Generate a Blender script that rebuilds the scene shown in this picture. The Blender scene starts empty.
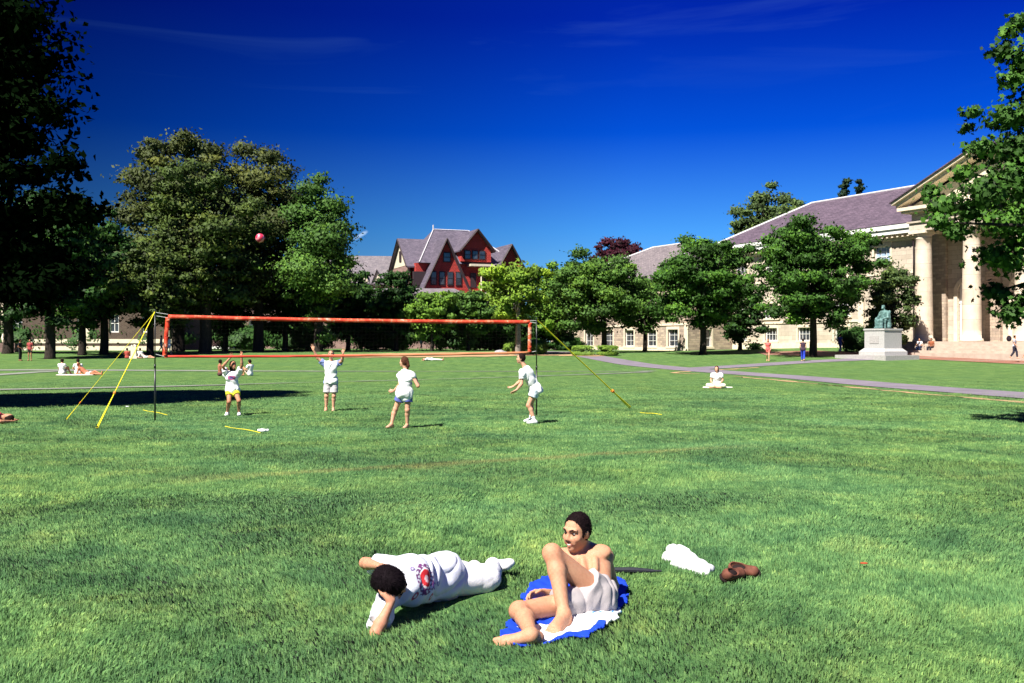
import bpy, math, random
import numpy as np
from math import radians as R
C = bpy.context.scene.collection
V = np.array
rng = np.random.default_rng(7)
CAMH, HOR, FP = 1.85, 342.0, 995.0

# ------------------------------------------------------------------ terrain
def sstep(a, b, x):
    t = np.clip((x - a) / (b - a), 0, 1); return t * t * (3 - 2 * t)
def gz(X, D):
    X = np.asarray(X, float); D = np.asarray(D, float)
    far = 1.3 * np.clip((D - 50) / 50, 0, 1) ** 1.8
    t = X / np.maximum(D, 20)
    w = 0.65 + 0.35 * sstep(0.14, 0.35, t)
    near = 0.2 * (1 - sstep(8, 22, D))
    return far * w + near
def ground(px, py):
    """point of the lawn seen at a pixel"""
    t = (px - 512) / FP; lo, hi = 3.0, 400.0
    for _ in range(60):
        m = (lo + hi) / 2
        y = HOR + (CAMH - float(gz(t * m, m))) / m * FP
        if y > py: lo = m
        else: hi = m
    return V([t * lo, lo, float(gz(t * lo, lo))])
def W(px, py, d):
    return V([(px - 512) / FP * d, d, CAMH - (py - HOR) / FP * d])
def norm(v):
    v = np.asarray(v, float); return v / (np.linalg.norm(v) + 1e-12)

# ------------------------------------------------------------------ objects
def tag(o, label, cat, group=None, kind=None):
    if label: o['label'] = label
    if cat: o['category'] = cat
    if group: o['group'] = group
    if kind: o['kind'] = kind
    return o
def link(name, me, mat=None, parent=None, loc=None):
    o = bpy.data.objects.new(name, me); C.objects.link(o)
    if mat is not None and me is not None:
        for m in (mat if isinstance(mat, (list, tuple)) else [mat]): me.materials.append(m)
    if parent is not None: o.parent = parent
    if loc is not None: o.location = [float(a) for a in loc]
    return o
def empty(name, loc, rz=0.0):
    o = bpy.data.objects.new(name, None); C.objects.link(o)
    o.location = [float(a) for a in loc]; o.rotation_euler = (0, 0, rz); o.empty_display_size = .2
    return o
def npmesh(name, verts, faces, smooth=False, colors=None, attr=None, vec=None):
    """faces: (n,k) int array or list of arrays"""
    me = bpy.data.meshes.new(name)
    verts = np.asarray(verts, np.float32)
    fl = faces if isinstance(faces, list) else [faces]
    fl = [np.asarray(f, np.int32) for f in fl if len(f)]
    me.vertices.add(len(verts)); me.vertices.foreach_set('co', verts.ravel())
    nl = sum(f.size for f in fl); nf = sum(len(f) for f in fl)
    me.loops.add(nl); me.polygons.add(nf)
    me.loops.foreach_set('vertex_index', np.concatenate([f.ravel() for f in fl]))
    tot = np.concatenate([np.full(len(f), f.shape[1], np.int32) for f in fl])
    st = np.concatenate([[0], np.cumsum(tot)[:-1]]).astype(np.int32)
    me.polygons.foreach_set('loop_start', st)
    me.polygons.foreach_set('loop_total', tot)
    if smooth: me.polygons.foreach_set('use_smooth', np.ones(nf, bool))
    if colors is not None:
        a = me.color_attributes.new('col', 'FLOAT_COLOR', 'POINT')
        c = np.ones((len(verts), 4), np.float32); c[:, :3] = colors
        a.data.foreach_set('color', c.ravel())
    if attr is not None:
        a = me.attributes.new('rnd', 'FLOAT', 'POINT'); a.data.foreach_set('value', np.asarray(attr, np.float32))
    if vec is not None:
        a = me.attributes.new('cn', 'FLOAT_VECTOR', 'POINT'); a.data.foreach_set('vector', np.asarray(vec, np.float32).ravel())
    me.update(calc_edges=True)
    return me

class MB:
    def __init__(s): s.v = []; s.f = []
    def add(s, vs, fs):
        b = len(s.v); s.v += [tuple(float(c) for c in p) for p in vs]; s.f += [tuple(b + i for i in f) for f in fs]
    def box(s, x0, x1, y0, y1, z0, z1):
        s.add([(x0,y0,z0),(x1,y0,z0),(x1,y1,z0),(x0,y1,z0),(x0,y0,z1),(x1,y0,z1),(x1,y1,z1),(x0,y1,z1)],
              [(0,3,2,1),(4,5,6,7),(0,1,5,4),(1,2,6,5),(2,3,7,6),(3,0,4,7)])
    def tube(s, pts, rs, n=8, cap=True):
        pts = [V(p, dtype=float) for p in pts]
        if not hasattr(rs, '__len__'): rs = [rs] * len(pts)
        b = len(s.v); k = len(pts)
        for i, p in enumerate(pts):
            t = norm(pts[min(i + 1, k - 1)] - pts[max(i - 1, 0)])
            a = norm(np.cross(t, (0.31, 0.17, 1) if abs(t[2]) < .9 else (1, 0.1, 0.05))); c = np.cross(t, a)
            for j in range(n):
                an = 2 * math.pi * j / n
                s.v.append(tuple(p + rs[i] * (math.cos(an) * a + math.sin(an) * c)))
        for i in range(k - 1):
            for j in range(n):
                j2 = (j + 1) % n
                s.f.append((b + i*n + j, b + i*n + j2, b + (i+1)*n + j2, b + (i+1)*n + j))
        if cap:
            s.f.append(tuple(b + j for j in range(n))[::-1]); s.f.append(tuple(b + (k-1)*n + j for j in range(n)))
    def lathe(s, prof, cx=0, cy=0, n=20):
        b = len(s.v)
        for r, z in prof:
            for j in range(n):
                a = 2 * math.pi * j / n; s.v.append((cx + r*math.cos(a), cy + r*math.sin(a), z))
        for i in range(len(prof) - 1):
            for j in range(n):
                j2 = (j + 1) % n; s.f.append((b+i*n+j, b+i*n+j2, b+(i+1)*n+j2, b+(i+1)*n+j))
        s.f.append(tuple(b + j for j in range(n))[::-1]); s.f.append(tuple(b + (len(prof)-1)*n + j for j in range(n)))
    def build(s, name, mat, parent=None, loc=None, smooth=False):
        me = bpy.data.meshes.new(name); me.from_pydata(s.v, [], s.f); me.update()
        if smooth: me.polygons.foreach_set('use_smooth', [True] * len(me.polygons))
        return link(name, me, mat, parent, loc)

# ------------------------------------------------------------------ materials
class NT:
    def __init__(s, name):
        s.m = bpy.data.materials.new(name); s.m.use_nodes = True; s.t = s.m.node_tree
        s.n = s.t.nodes; s.n.clear(); s.out = s.n.new('ShaderNodeOutputMaterial')
    def new(s, kind, **kw):
        nd = s.n.new('ShaderNode' + kind)
        for k, v in kw.items():
            if k in nd.inputs.keys(): s.set(nd, k, v)
            else: setattr(nd, k, v)
        return nd
    def set(s, nd, k, v):
        if hasattr(v, 'is_output') or isinstance(v, bpy.types.NodeSocket): s.t.links.new(v, nd.inputs[k])
        else: nd.inputs[k].default_value = v
    def noise(s, scale, detail=4, rough=.55, vec=None, dist=0.0):
        nd = s.new('TexNoise'); nd.inputs['Scale'].default_value = scale; nd.inputs['Detail'].default_value = detail
        nd.inputs['Roughness'].default_value = rough; nd.inputs['Distortion'].default_value = dist
        if vec is not None: s.t.links.new(vec, nd.inputs['Vector'])
        return nd.outputs['Fac']
    def ramp(s, fac, stops):
        nd = s.new('ValToRGB'); e = nd.color_ramp.elements
        while len(e) < len(stops): e.new(.5)
        for el, (p, c) in zip(e, stops):
            el.position = p; el.color = (*c, 1) if len(c) == 3 else c
        s.t.links.new(fac, nd.inputs['Fac']); return nd.outputs['Color']
    def mix(s, fac, a, b, mode='MIX'):
        nd = s.new('Mix'); nd.data_type = 'RGBA'; nd.blend_type = mode; nd.clamp_factor = True
        for k, v in ((0, fac), (6, a), (7, b)):
            if isinstance(v, bpy.types.NodeSocket): s.t.links.new(v, nd.inputs[k])
            elif k == 0: nd.inputs[0].default_value = v
            else: nd.inputs[k].default_value = (*v, 1) if len(v) == 3 else v
        return nd.outputs[2]
    def math(s, op, a, b=None):
        nd = s.new('Math'); nd.operation = op
        for i, v in enumerate((a, b)):
            if v is None: continue
            if isinstance(v, bpy.types.NodeSocket): s.t.links.new(v, nd.inputs[i])
            else: nd.inputs[i].default_value = v
        return nd.outputs[0]
    def bsdf(s, col, rough=.7, bump=None, bstr=.3, bdist=.02, spec=.3, metal=0, transl=None, sss=0, nrm=None):
        p = s.new('BsdfPrincipled')
        if nrm is not None: s.t.links.new(nrm, p.inputs['Normal'])
        if isinstance(col, bpy.types.NodeSocket): s.t.links.new(col, p.inputs['Base Color'])
        else: p.inputs['Base Color'].default_value = (*col, 1)
        if isinstance(rough, bpy.types.NodeSocket): s.t.links.new(rough, p.inputs['Roughness'])
        else: p.inputs['Roughness'].default_value = rough
        p.inputs['Specular IOR Level'].default_value = spec; p.inputs['Metallic'].default_value = metal
        if sss:
            p.inputs['Subsurface Weight'].default_value = sss; p.inputs['Subsurface Radius'].default_value = (1, .35, .2)
            p.inputs['Subsurface Scale'].default_value = .012
        if bump is not None:
            b = s.new('Bump'); b.inputs['Strength'].default_value = bstr; b.inputs['Distance'].default_value = bdist
            s.t.links.new(bump, b.inputs['Height']); s.t.links.new(b.outputs[0], p.inputs['Normal'])
        res = p.outputs[0]
        if transl is not None:
            t = s.new('BsdfTranslucent')
            if isinstance(col, bpy.types.NodeSocket): s.t.links.new(col, t.inputs['Color'])
            else: t.inputs['Color'].default_value = (*col, 1)
            mx = s.new('MixShader'); mx.inputs[0].default_value = transl
            s.t.links.new(res, mx.inputs[1]); s.t.links.new(t.outputs[0], mx.inputs[2]); res = mx.outputs[0]
        s.t.links.new(res, s.out.inputs['Surface']); return s.m
    def softn(s, other, fac):
        g = s.new('NewGeometry'); m = s.new('Mix'); m.data_type = 'VECTOR'; m.inputs[0].default_value = fac
        s.t.links.new(g.outputs['Normal'], m.inputs[4])
        if isinstance(other, bpy.types.NodeSocket): s.t.links.new(other, m.inputs[5])
        else: m.inputs[5].default_value = other
        n = s.new('VectorMath'); n.operation = 'NORMALIZE'; s.t.links.new(m.outputs[1], n.inputs[0]); return n.outputs[0]
    def pos(s, sx=1, sy=1, sz=1):
        g = s.new('NewGeometry'); m = s.new('Mapping'); m.inputs['Scale'].default_value = (sx, sy, sz)
        s.t.links.new(g.outputs['Position'], m.inputs['Vector']); return m.outputs[0]
    def obj(s):
        return s.new('TexCoord').outputs['Object']
    def attr(s, name, out='Color'):
        a = s.new('Attribute'); a.attribute_name = name; return a.outputs[out]

def mat_plain(name, col, rough=.6, spec=.3, nscale=8, var=.15, bump=.2, metal=0, bdist=.01):
    t = NT(name); n = t.noise(nscale, 5, vec=t.obj())
    c = t.ramp(n, [(.3, tuple(a * (1 - var) for a in col)), (.7, tuple(min(1, a * (1 + var)) for a in col))])
    return t.bsdf(c, rough, n, bump, bdist, spec, metal)
def mat_cloth(name):
    t = NT(name); c = t.attr('col'); n = t.noise(90, 3, vec=t.obj())
    n2 = t.noise(9, 4, vec=t.obj())
    c = t.mix(.12, c, t.ramp(n2, [(.3, (.4, .4, .42)), (.7, (1, 1, 1))]), 'MULTIPLY')
    return t.bsdf(c, .85, n2, .45, .02, .1)
def mat_skin(name):
    t = NT(name); c = t.attr('col'); n = t.noise(60, 4, vec=t.obj()); n2 = t.noise(7, 3, vec=t.obj())
    c = t.mix(.4, c, t.ramp(n2, [(.3, (.75, .5, .42)), (.7, (1, 1, 1))]), 'MULTIPLY')
    c = t.mix(.3, c, t.ramp(n, [(.35, (.7, .55, .5)), (.6, (1, 1, 1))]), 'MULTIPLY')
    return t.bsdf(c, .58, n, .25, .004, .22, sss=.12)
M_EYE = NT('eye'); M_EYE = M_EYE.bsdf(M_EYE.attr('col'), .35, spec=.15); M_SKIN = mat_skin('skin'); M_CLOTH = mat_cloth('cloth')
def mat_hair():
    t = NT('hair'); c = t.attr('col'); n = t.noise(45, 4, vec=t.obj(), dist=1.5)
    c = t.mix(.6, c, t.ramp(n, [(.35, (.35, .35, .35)), (.65, (1, 1, 1))]), 'MULTIPLY')
    return t.bsdf(c, .75, n, .25, .008, .06)
M_HAIR = mat_hair()

def lawn_color(t):
    p = t.pos(1, 1, 0)
    big = t.noise(.22, 3, .55, vec=p)
    mid = t.noise(1.25, 6, .68, vec=t.pos(.9, .8, 0), dist=.6)
    fine = t.noise(8.0, 5, .75, vec=p)
    c1 = t.ramp(mid, [(.28, (.040, .100, .044)), (.41, (.070, .158, .062)), (.54, (.102, .202, .074)), (.68, (.150, .240, .084)), (.78, (.22, .27, .10))])
    c2 = t.ramp(big, [(.35, (.80, .90, .98)), (.62, (1.12, 1.04, .86))])
    c = t.mix(.8, c1, c2, 'MULTIPLY')
    c = t.mix(.75, c, t.ramp(fine, [(.32, (.38, .46, .45)), (.52, (1.0, 1.0, 1.0)), (.68, (1.6, 1.42, 1.4))]), 'MULTIPLY')
    spk = t.noise(3.4, 6, .8, vec=t.pos(1, .8, 0), dist=.8)
    c = t.mix(.75, c, t.ramp(spk, [(.34, (.50, .58, .60)), (.50, (1.0, 1.0, 1.0)), (.66, (1.45, 1.28, 1.2))]), 'MULTIPLY')
    # a faint trodden line across the lawn behind the sunbathers
    a_, b_ = ground(250, 476)[:2], ground(700, 449)[:2]; dd = (b_ - a_) / np.linalg.norm(b_ - a_); nn_ = V([-dd[1], dd[0]])
    sp2 = t.new('SeparateXYZ'); t.t.links.new(p, sp2.inputs[0])
    ds_ = t.math('ADD', t.math('ADD', t.math('MULTIPLY', sp2.outputs[0], float(nn_[0])), t.math('MULTIPLY', sp2.outputs[1], float(nn_[1]))), -float(a_ @ nn_))
    ds_ = t.math('ABSOLUTE', t.math('ADD', ds_, t.math('MULTIPLY', t.math('SUBTRACT', mid, .5), 1.2)))
    al_ = t.math('ADD', t.math('ADD', t.math('MULTIPLY', sp2.outputs[0], float(dd[0])), t.math('MULTIPLY', sp2.outputs[1], float(dd[1]))), -float(((a_ + b_) / 2) @ dd))
    wk = t.math('MULTIPLY', t.math('SUBTRACT', .38, ds_), 2.6); wk = t.math('MULTIPLY', t.new('Clamp', Value=wk).outputs[0], t.new('Clamp', Value=t.math('MULTIPLY', t.math('SUBTRACT', 5.5, t.math('ABSOLUTE', al_)), .4)).outputs[0])
    c = t.mix(t.math('MULTIPLY', wk, .5), c, (.20, .17, .07))
    # the far lawn is drier and yellower
    sep = t.new('SeparateXYZ'); t.t.links.new(p, sep.inputs[0])
    y = t.math('MULTIPLY', t.math('SUBTRACT', sep.outputs[1], 22), 1 / 30)
    y = t.math('MULTIPLY', t.new('Clamp', Value=y).outputs[0], .45)
    c = t.mix(y, c, (.125, .205, .062))
    return c, fine, mid
def mat_lawn():
    t = NT('lawn'); c, fine, mid = lawn_color(t)
    f2 = t.noise(38, 3, .7, vec=t.pos(1, .5, 0)); f3 = t.noise(1.7, 7, .78, vec=t.pos(1, .2, 0))
    c = t.mix(.8, c, t.ramp(f3, [(.3, (.50, .60, .58)), (.66, (1.35, 1.25, 1.2))]), 'MULTIPLY')
    c = t.mix(.7, c, t.ramp(f2, [(.3, (.5, .55, .5)), (.7, (1.2, 1.2, 1.1))]), 'MULTIPLY')
    return t.bsdf(c, .9, f2, .7, .05, .05)
def mat_blades():
    t = NT('grass_blades'); c, fine, mid = lawn_color(t)
    r = t.attr('rnd', 'Fac')
    c = t.mix(.9, c, t.ramp(r, [(0, (1.0, 1.2, 1.2)), (.5, (2.1, 2.0, 2.0)), (.9, (3.2, 2.7, 2.5)), (1, (4.0, 3.2, 2.8))]), 'MULTIPLY')
    return t.bsdf(c, .6, spec=.15, transl=.4, nrm=t.softn((0, 0, 1), .75))
def mat_leaf(name, col, var=.45, transl=.25, warm=(1.3, 1.1, .7), spec=.15):
    t = NT(name); r = t.attr('rnd', 'Fac')
    dk = tuple(a * (1 - var) for a in col); br = tuple(a * (1 + var) * w for a, w in zip(col, warm))
    c = t.ramp(r, [(0, dk), (.55, col), (1, br)])
    return t.bsdf(c, .6, spec=spec, transl=transl * .6, nrm=t.softn(t.attr('cn', 'Vector'), .62))
def mat_bark(name, col=(.038, .030, .025)):
    t = NT(name); p = t.new('Mapping'); p.inputs['Scale'].default_value = (6, 6, 1.2); t.t.links.new(t.obj(), p.inputs[0])
    n = t.noise(2.5, 6, .7, vec=p.outputs[0], dist=.6)
    c = t.ramp(n, [(.35, tuple(a * .45 for a in col)), (.65, tuple(a * 1.4 for a in col))])
    return t.bsdf(c, .95, n, .9, .05, .1)
M_BARK = mat_bark('bark'); M_BARKL = mat_bark('pale_bark', (.22, .19, .16))
def mat_ashlar(name, c1, c2, mortar, w=1.1, h=.42, bump=.5, msize=.012):
    t = NT(name); sep = t.new('SeparateXYZ'); t.t.links.new(t.obj(), sep.inputs[0])
    cb = t.new('CombineXYZ'); t.t.links.new(t.math('ADD', sep.outputs[0], sep.outputs[1]), cb.inputs[0]); t.t.links.new(sep.outputs[2], cb.inputs[1])
    b = t.new('TexBrick'); t.t.links.new(cb.outputs[0], b.inputs['Vector'])
    b.inputs['Color1'].default_value = (*c1, 1); b.inputs['Color2'].default_value = (*c2, 1); b.inputs['Mortar'].default_value = (*mortar, 1)
    b.inputs['Scale'].default_value = 1; b.inputs['Brick Width'].default_value = w; b.inputs['Row Height'].default_value = h
    b.inputs['Mortar Size'].default_value = msize; b.inputs['Bias'].default_value = 0
    n = t.noise(1.3, 6, .65, vec=t.obj()); n2 = t.noise(14, 4, .6, vec=t.obj())
    c = t.mix(.5, b.outputs['Color'], t.ramp(n, [(.3, (.62, .58, .55)), (.7, (1.1, 1.08, 1.05))]), 'MULTIPLY')
    return t.bsdf(c, .9, t.math('ADD', n2, t.math('MULTIPLY', b.outputs['Fac'], -1.2)), bump, .03, .15)
def mat_slate(name, c1, c2, w=.5, h=.28):
    t = NT(name); sep = t.new('SeparateXYZ'); t.t.links.new(t.obj(), sep.inputs[0])
    cb = t.new('CombineXYZ'); t.t.links.new(t.math('ADD', sep.outputs[0], t.math('MULTIPLY', sep.outputs[1], .35)), cb.inputs[0])
    t.t.links.new(sep.outputs[2], cb.inputs[1])
    b = t.new('TexBrick'); t.t.links.new(cb.outputs[0], b.inputs['Vector'])
    b.inputs['Color1'].default_value = (*c1, 1); b.inputs['Color2'].default_value = (*c2, 1); b.inputs['Mortar'].default_value = (*[a * .4 for a in c1], 1)
    b.inputs['Scale'].default_value = 1; b.inputs['Brick Width'].default_value = w; b.inputs['Row Height'].default_value = h * .5
    b.inputs['Mortar Size'].default_value = .015
    n = t.noise(.9, 6, .7, vec=t.obj()); n2 = t.noise(4, 4, .8, vec=t.obj())
    c = t.mix(.7, b.outputs['Color'], t.ramp(n, [(.3, (.6, .6, .62)), (.7, (1.15, 1.1, 1.1))]), 'MULTIPLY')
    c = t.mix(.6, c, t.ramp(n2, [(.35, (.7, .68, .72)), (.65, (1.2, 1.15, 1.15))]), 'MULTIPLY')
    return t.bsdf(c, .65, b.outputs['Fac'], .3, .02, .3)
M_LIME = mat_ashlar('limestone_ashlar', (.60, .52, .43), (.46, .395, .32), (.34, .29, .25))
M_RUBBLE = mat_ashlar('rubble_stone', (.55, .44, .34), (.33, .26, .22), (.36, .30, .24), .6, .25, .9, .02)
M_TRIM = mat_plain('limestone_trim', (.68, .58, .45), .85, .15, 3, .12, .3)
M_COL = mat_ashlar('column_stone', (.70, .60, .48), (.62, .52, .41), (.33, .27, .2), 9, 1.25, .3, .01)
M_WHITE = mat_plain('white_paint', (.78, .77, .74), .5, .3, 2, .06, .1)
M_CREAM = mat_plain('cream_render', (.62, .55, .42), .8, .2, 3, .12, .2)
M_SLATEP = mat_slate('purple_slate', (.150, .112, .150), (.095, .072, .098))
M_SLATEG = mat_slate('grey_slate', (.22, .20, .21), (.16, .145, .165))
M_SLATEM = mat_slate('weathered_slate', (.25, .22, .225), (.17, .15, .16))
M_RED = mat_ashlar('red_shingle', (.62, .075, .060), (.50, .055, .045), (.16, .03, .03), .3, .22, .5, .03)
M_SLATEH = mat_slate('house_slate', (.155, .135, .175), (.10, .088, .12))
M_DKTRIM = mat_plain('dark_trim', (.035, .022, .025), .6, .3, 4, .2, .1)
M_BRICK = mat_ashlar('old_brick', (.105, .070, .055), (.075, .05, .042), (.14, .12, .10), .4, .14, .4, .015)
M_PINKST = mat_ashlar('reddish_stone', (.33, .21, .19), (.24, .15, .14), (.3, .24, .2), .9, .4, .6)
M_METAL = mat_plain('metal_ridge', (.55, .53, .55), .45, .5, 3, .1, .1)
def mat_glass():
    t = NT('window_glass'); n = t.noise(.7, 2, vec=t.obj())
    c = t.ramp(n, [(.4, (.015, .018, .022)), (.6, (.05, .06, .075))])
    return t.bsdf(c, .08, spec=.9)
M_GLASS = mat_glass()
M_SHADE = mat_plain('blue_window_shade', (.30, .40, .55), .3, .6, 2, .15, .05)
def mat_asphalt(name, col, sc=25):
    t = NT(name); n = t.noise(sc, 4, .7, vec=t.pos()); n2 = t.noise(.6, 4, .6, vec=t.pos())
    c = t.mix(.7, t.ramp(n2, [(.3, tuple(a * .8 for a in col)), (.7, tuple(a * 1.15 for a in col))]), t.ramp(n, [(.3, (.75, .75, .75)), (.7, (1.2, 1.2, 1.2))]), 'MULTIPLY')
    return t.bsdf(c, .9, n, .4, .01, .15)
M_ASPH = mat_asphalt('path_asphalt', (.19, .165, .20)); M_PAVE = mat_asphalt('pale_gravel', (.21, .22, .19)); M_DIRT = mat_asphalt('dry_earth', (.40, .26, .14), 6)
M_BRPAVE = mat_ashlar('brick_paving', (.30, .13, .09), (.24, .11, .08), (.25, .2, .17), .3, .15, .2)

# ------------------------------------------------------------------ implicit bodies (numpy)
class SDF:
    def __init__(s): s.p = []
    def cap(s, a, b, ra, rb=None, k=.02, clips=(), inf=0.0):
        rb = ra if rb is None else rb
        s.p.append(('c', V(a, dtype=float), V(b, dtype=float), ra + inf, rb + inf, k, clips, 0)); return s
    def ell(s, c, r, ax=None, k=.02, clips=(), sub=False, inf=0.0):
        ax = np.eye(3) if ax is None else V(ax, dtype=float)
        s.p.append(('e', V(c, dtype=float), V(r, dtype=float) + inf, ax, 0, k, clips, sub)); return s
    def mesh(s, h, clips=(), noise=None, ridge=False):
        lo = np.full(3, 1e9); hi = -lo
        for p in s.p:
            if p[7]: continue
            if p[0] == 'c': r = max(p[3], p[4]); a, b = np.minimum(p[1], p[2]) - r, np.maximum(p[1], p[2]) + r
            else: r = max(p[2]); a, b = p[1] - r, p[1] + r
            lo = np.minimum(lo, a); hi = np.maximum(hi, b)
        lo -= 4 * h + .02; hi += 4 * h + .02
        n = np.ceil((hi - lo) / h).astype(int) + 1
        ax = [(lo[i] + h * np.arange(n[i])).astype(np.float32) for i in range(3)]
        F = np.full(n, 1.0, np.float32)
        for kind, A, B, c3, c4, k, cl, sub in s.p:
            if kind == 'c': r = max(c3, c4); a, b = np.minimum(A, B) - r, np.maximum(A, B) + r
            else: r = max(B); a, b = A - r, A + r
            m = k + 3 * h + .01
            i0 = np.clip(np.floor((a - m - lo) / h).astype(int), 0, n - 1); i1 = np.clip(np.ceil((b + m - lo) / h).astype(int) + 1, 1, n)
            X = ax[0][i0[0]:i1[0], None, None]; Y = ax[1][None, i0[1]:i1[1], None]; Z = ax[2][None, None, i0[2]:i1[2]]
            if kind == 'c':
                d = (B - A); L2 = float(d @ d) + 1e-12
                t = np.clip(((X - A[0]) * d[0] + (Y - A[1]) * d[1] + (Z - A[2]) * d[2]) / L2, 0, 1)
                D = np.sqrt((X - A[0] - t * d[0])**2 + (Y - A[1] - t * d[1])**2 + (Z - A[2] - t * d[2])**2) - (c3 + (c4 - c3) * t)
            else:
                P = [((X - A[0]) * c3[i][0] + (Y - A[1]) * c3[i][1] + (Z - A[2]) * c3[i][2]) for i in range(3)]
                k0 = np.sqrt(sum((P[i] / B[i])**2 for i in range(3))); k1 = np.sqrt(sum((P[i] / B[i]**2)**2 for i in range(3))) + 1e-9
                D = k0 * (k0 - 1) / k1
            for (q, nn) in cl:
                D = np.maximum(D, (X - q[0]) * nn[0] + (Y - q[1]) * nn[1] + (Z - q[2]) * nn[2])
            G = F[i0[0]:i1[0], i0[1]:i1[1], i0[2]:i1[2]]
            if sub:
                D = -D; hh = np.maximum(k - np.abs(G - D), 0) / k; G[...] = np.maximum(G, D) + hh * hh * k * .25
            else:
                hh = np.maximum(k - np.abs(G - D), 0) / k; G[...] = np.minimum(G, D) - hh * hh * k * .25
        X = ax[0][:, None, None]; Y = ax[1][None, :, None]; Z = ax[2][None, None, :]
        if noise:
            amp, fr = noise
            if ridge: w = 1.1 - 2.6 * np.sqrt(np.abs(np.sin(fr * .35 * (X * .9 + .55 * Z + .4 * Y) + 2.3 * np.sin(fr * .22 * (Y - Z)) + .8 * np.sin(fr * .5 * X))) + .02) + .5 * np.sin(fr * .9 * (Z - .6 * X) + 1.9 * np.sin(fr * .5 * Y))
            else: w = np.sin(fr * (X + .7 * Z) + 2.1 * np.sin(fr * .6 * Y)) * np.sin(fr * .8 * (Y - .5 * X) + 1.7 * np.sin(fr * .7 * Z + 1)) + .5 * np.sin(fr * 1.9 * (Z - .6 * X + .4 * Y) + 1.3 * np.sin(fr * X))
            F += amp * w.astype(np.float32)
        for (q, nn) in clips:
            F = np.maximum(F, ((X - q[0]) * nn[0] + (Y - q[1]) * nn[1] + (Z - q[2]) * nn[2]).astype(np.float32))
        return surfnet(F, lo, h)
def surfnet(F, lo, h):
    S = F < 0; n = F.shape
    cnt = np.zeros([k - 1 for k in n], np.int8)
    for i in (0, 1):
        for j in (0, 1):
            for k in (0, 1): cnt += S[i:n[0]-1+i, j:n[1]-1+j, k:n[2]-1+k]
    act = (cnt > 0) & (cnt < 8); ids = np.full(act.shape, -1, np.int32); idx = np.argwhere(act); ids[act] = np.arange(len(idx))
    acc = np.zeros((len(idx), 3)); num = np.zeros(len(idx))
    I, J, K = idx.T
    cor = [(i, j, k) for i in (0, 1) for j in (0, 1) for k in (0, 1)]
    for a in cor:
        for ax in range(3):
            if a[ax]: continue
            b = list(a); b[ax] = 1
            fa = F[I+a[0], J+a[1], K+a[2]]; fb = F[I+b[0], J+b[1], K+b[2]]
            m = (fa < 0) != (fb < 0); t = np.where(m, fa / np.where(m, fa - fb, 1), 0)
            p = np.tile(np.array(a, float), (len(idx), 1)); p[:, ax] += t
            acc[m] += p[m]; num += m
    verts = lo + h * (idx + acc / num[:, None])
    faces = []
    for ax in range(3):
        o = [0, 1, 2]; o.remove(ax); u, v = o
        sl0 = [slice(None)] * 3; sl1 = [slice(None)] * 3
        sl0[ax] = slice(0, n[ax]-1); sl1[ax] = slice(1, n[ax])
        m = S[tuple(sl0)] != S[tuple(sl1)]
        e = np.argwhere(m); e = e[(e[:, u] > 0) & (e[:, v] > 0) & (e[:, u] < n[u]-1) & (e[:, v] < n[v]-1)]
        if not len(e): continue
        q = []
        for du, dv in ((1, 1), (0, 1), (0, 0), (1, 0)):
            c = e.copy(); c[:, u] -= du; c[:, v] -= dv; q.append(ids[c[:, 0], c[:, 1], c[:, 2]])
        q = np.stack(q, 1)
        fl = S[e[:, 0], e[:, 1], e[:, 2]]
        if ax == 1: fl = ~fl
        q[~fl] = q[~fl][:, ::-1]
        faces.append(q)
    return verts, np.concatenate(faces)
def sdfobj(name, sdf, h, mat, base, col, parent=None, clips=(), noise=None, colfn=None, ridge=False):
    v, f = sdf.mesh(h, clips, noise, ridge)
    c = np.tile(V(col, dtype=float), (len(v), 1))
    if colfn is not None: c = colfn(v, c)
    me = npmesh(name, v - base, f, True, c)
    o = link(name, me, mat, parent)
    if parent is None: o.location = [float(a) for a in base]
    return o

def hand(s, wr, D, N, side, curl=.5, sc=1.0, spread=1.0, k=.007):
    """D pointing along the hand, N palm normal, side: thumb direction sign"""
    D = norm(D); N = norm(N - (N @ D) * D); S_ = norm(np.cross(D, N)) * side
    wr = V(wr, dtype=float)
    for i in range(4):
        kn = wr + sc * (D * (.088 - .006 * abs(i - 1)) + S_ * (.031 - .0205 * i) * (.8 + .2 * spread))
        s.cap(wr + sc * (D * .012 + S_ * (.014 - .010 * i)), kn, .0165 * sc, .0115 * sc, .012)
        p = kn; a = curl * .6; L = [.040, .044, .041, .032][i]
        dd = norm(D + S_ * (.16 - .11 * i) * spread)
        for j in range(3):
            q = p + sc * L * (.9, .62, .5)[j] * (dd * math.cos(a) + N * math.sin(a))
            s.cap(p, q, (.0095 - .0008 * j) * sc, (.0088 - .0009 * j) * sc, k * .6); p = q; a += curl * (.9 if j == 0 else .6)
    b = wr + sc * (D * .022 + S_ * .022); m = b + sc * (D * .036 + S_ * .030 + N * .012)
    e = m + sc * (D * .030 + S_ * .010 + N * .012 * (1 + curl)); s.cap(b, m, .016 * sc, .0115 * sc, .012)
    s.cap(m, e, .0112 * sc, .009 * sc, .005)

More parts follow.
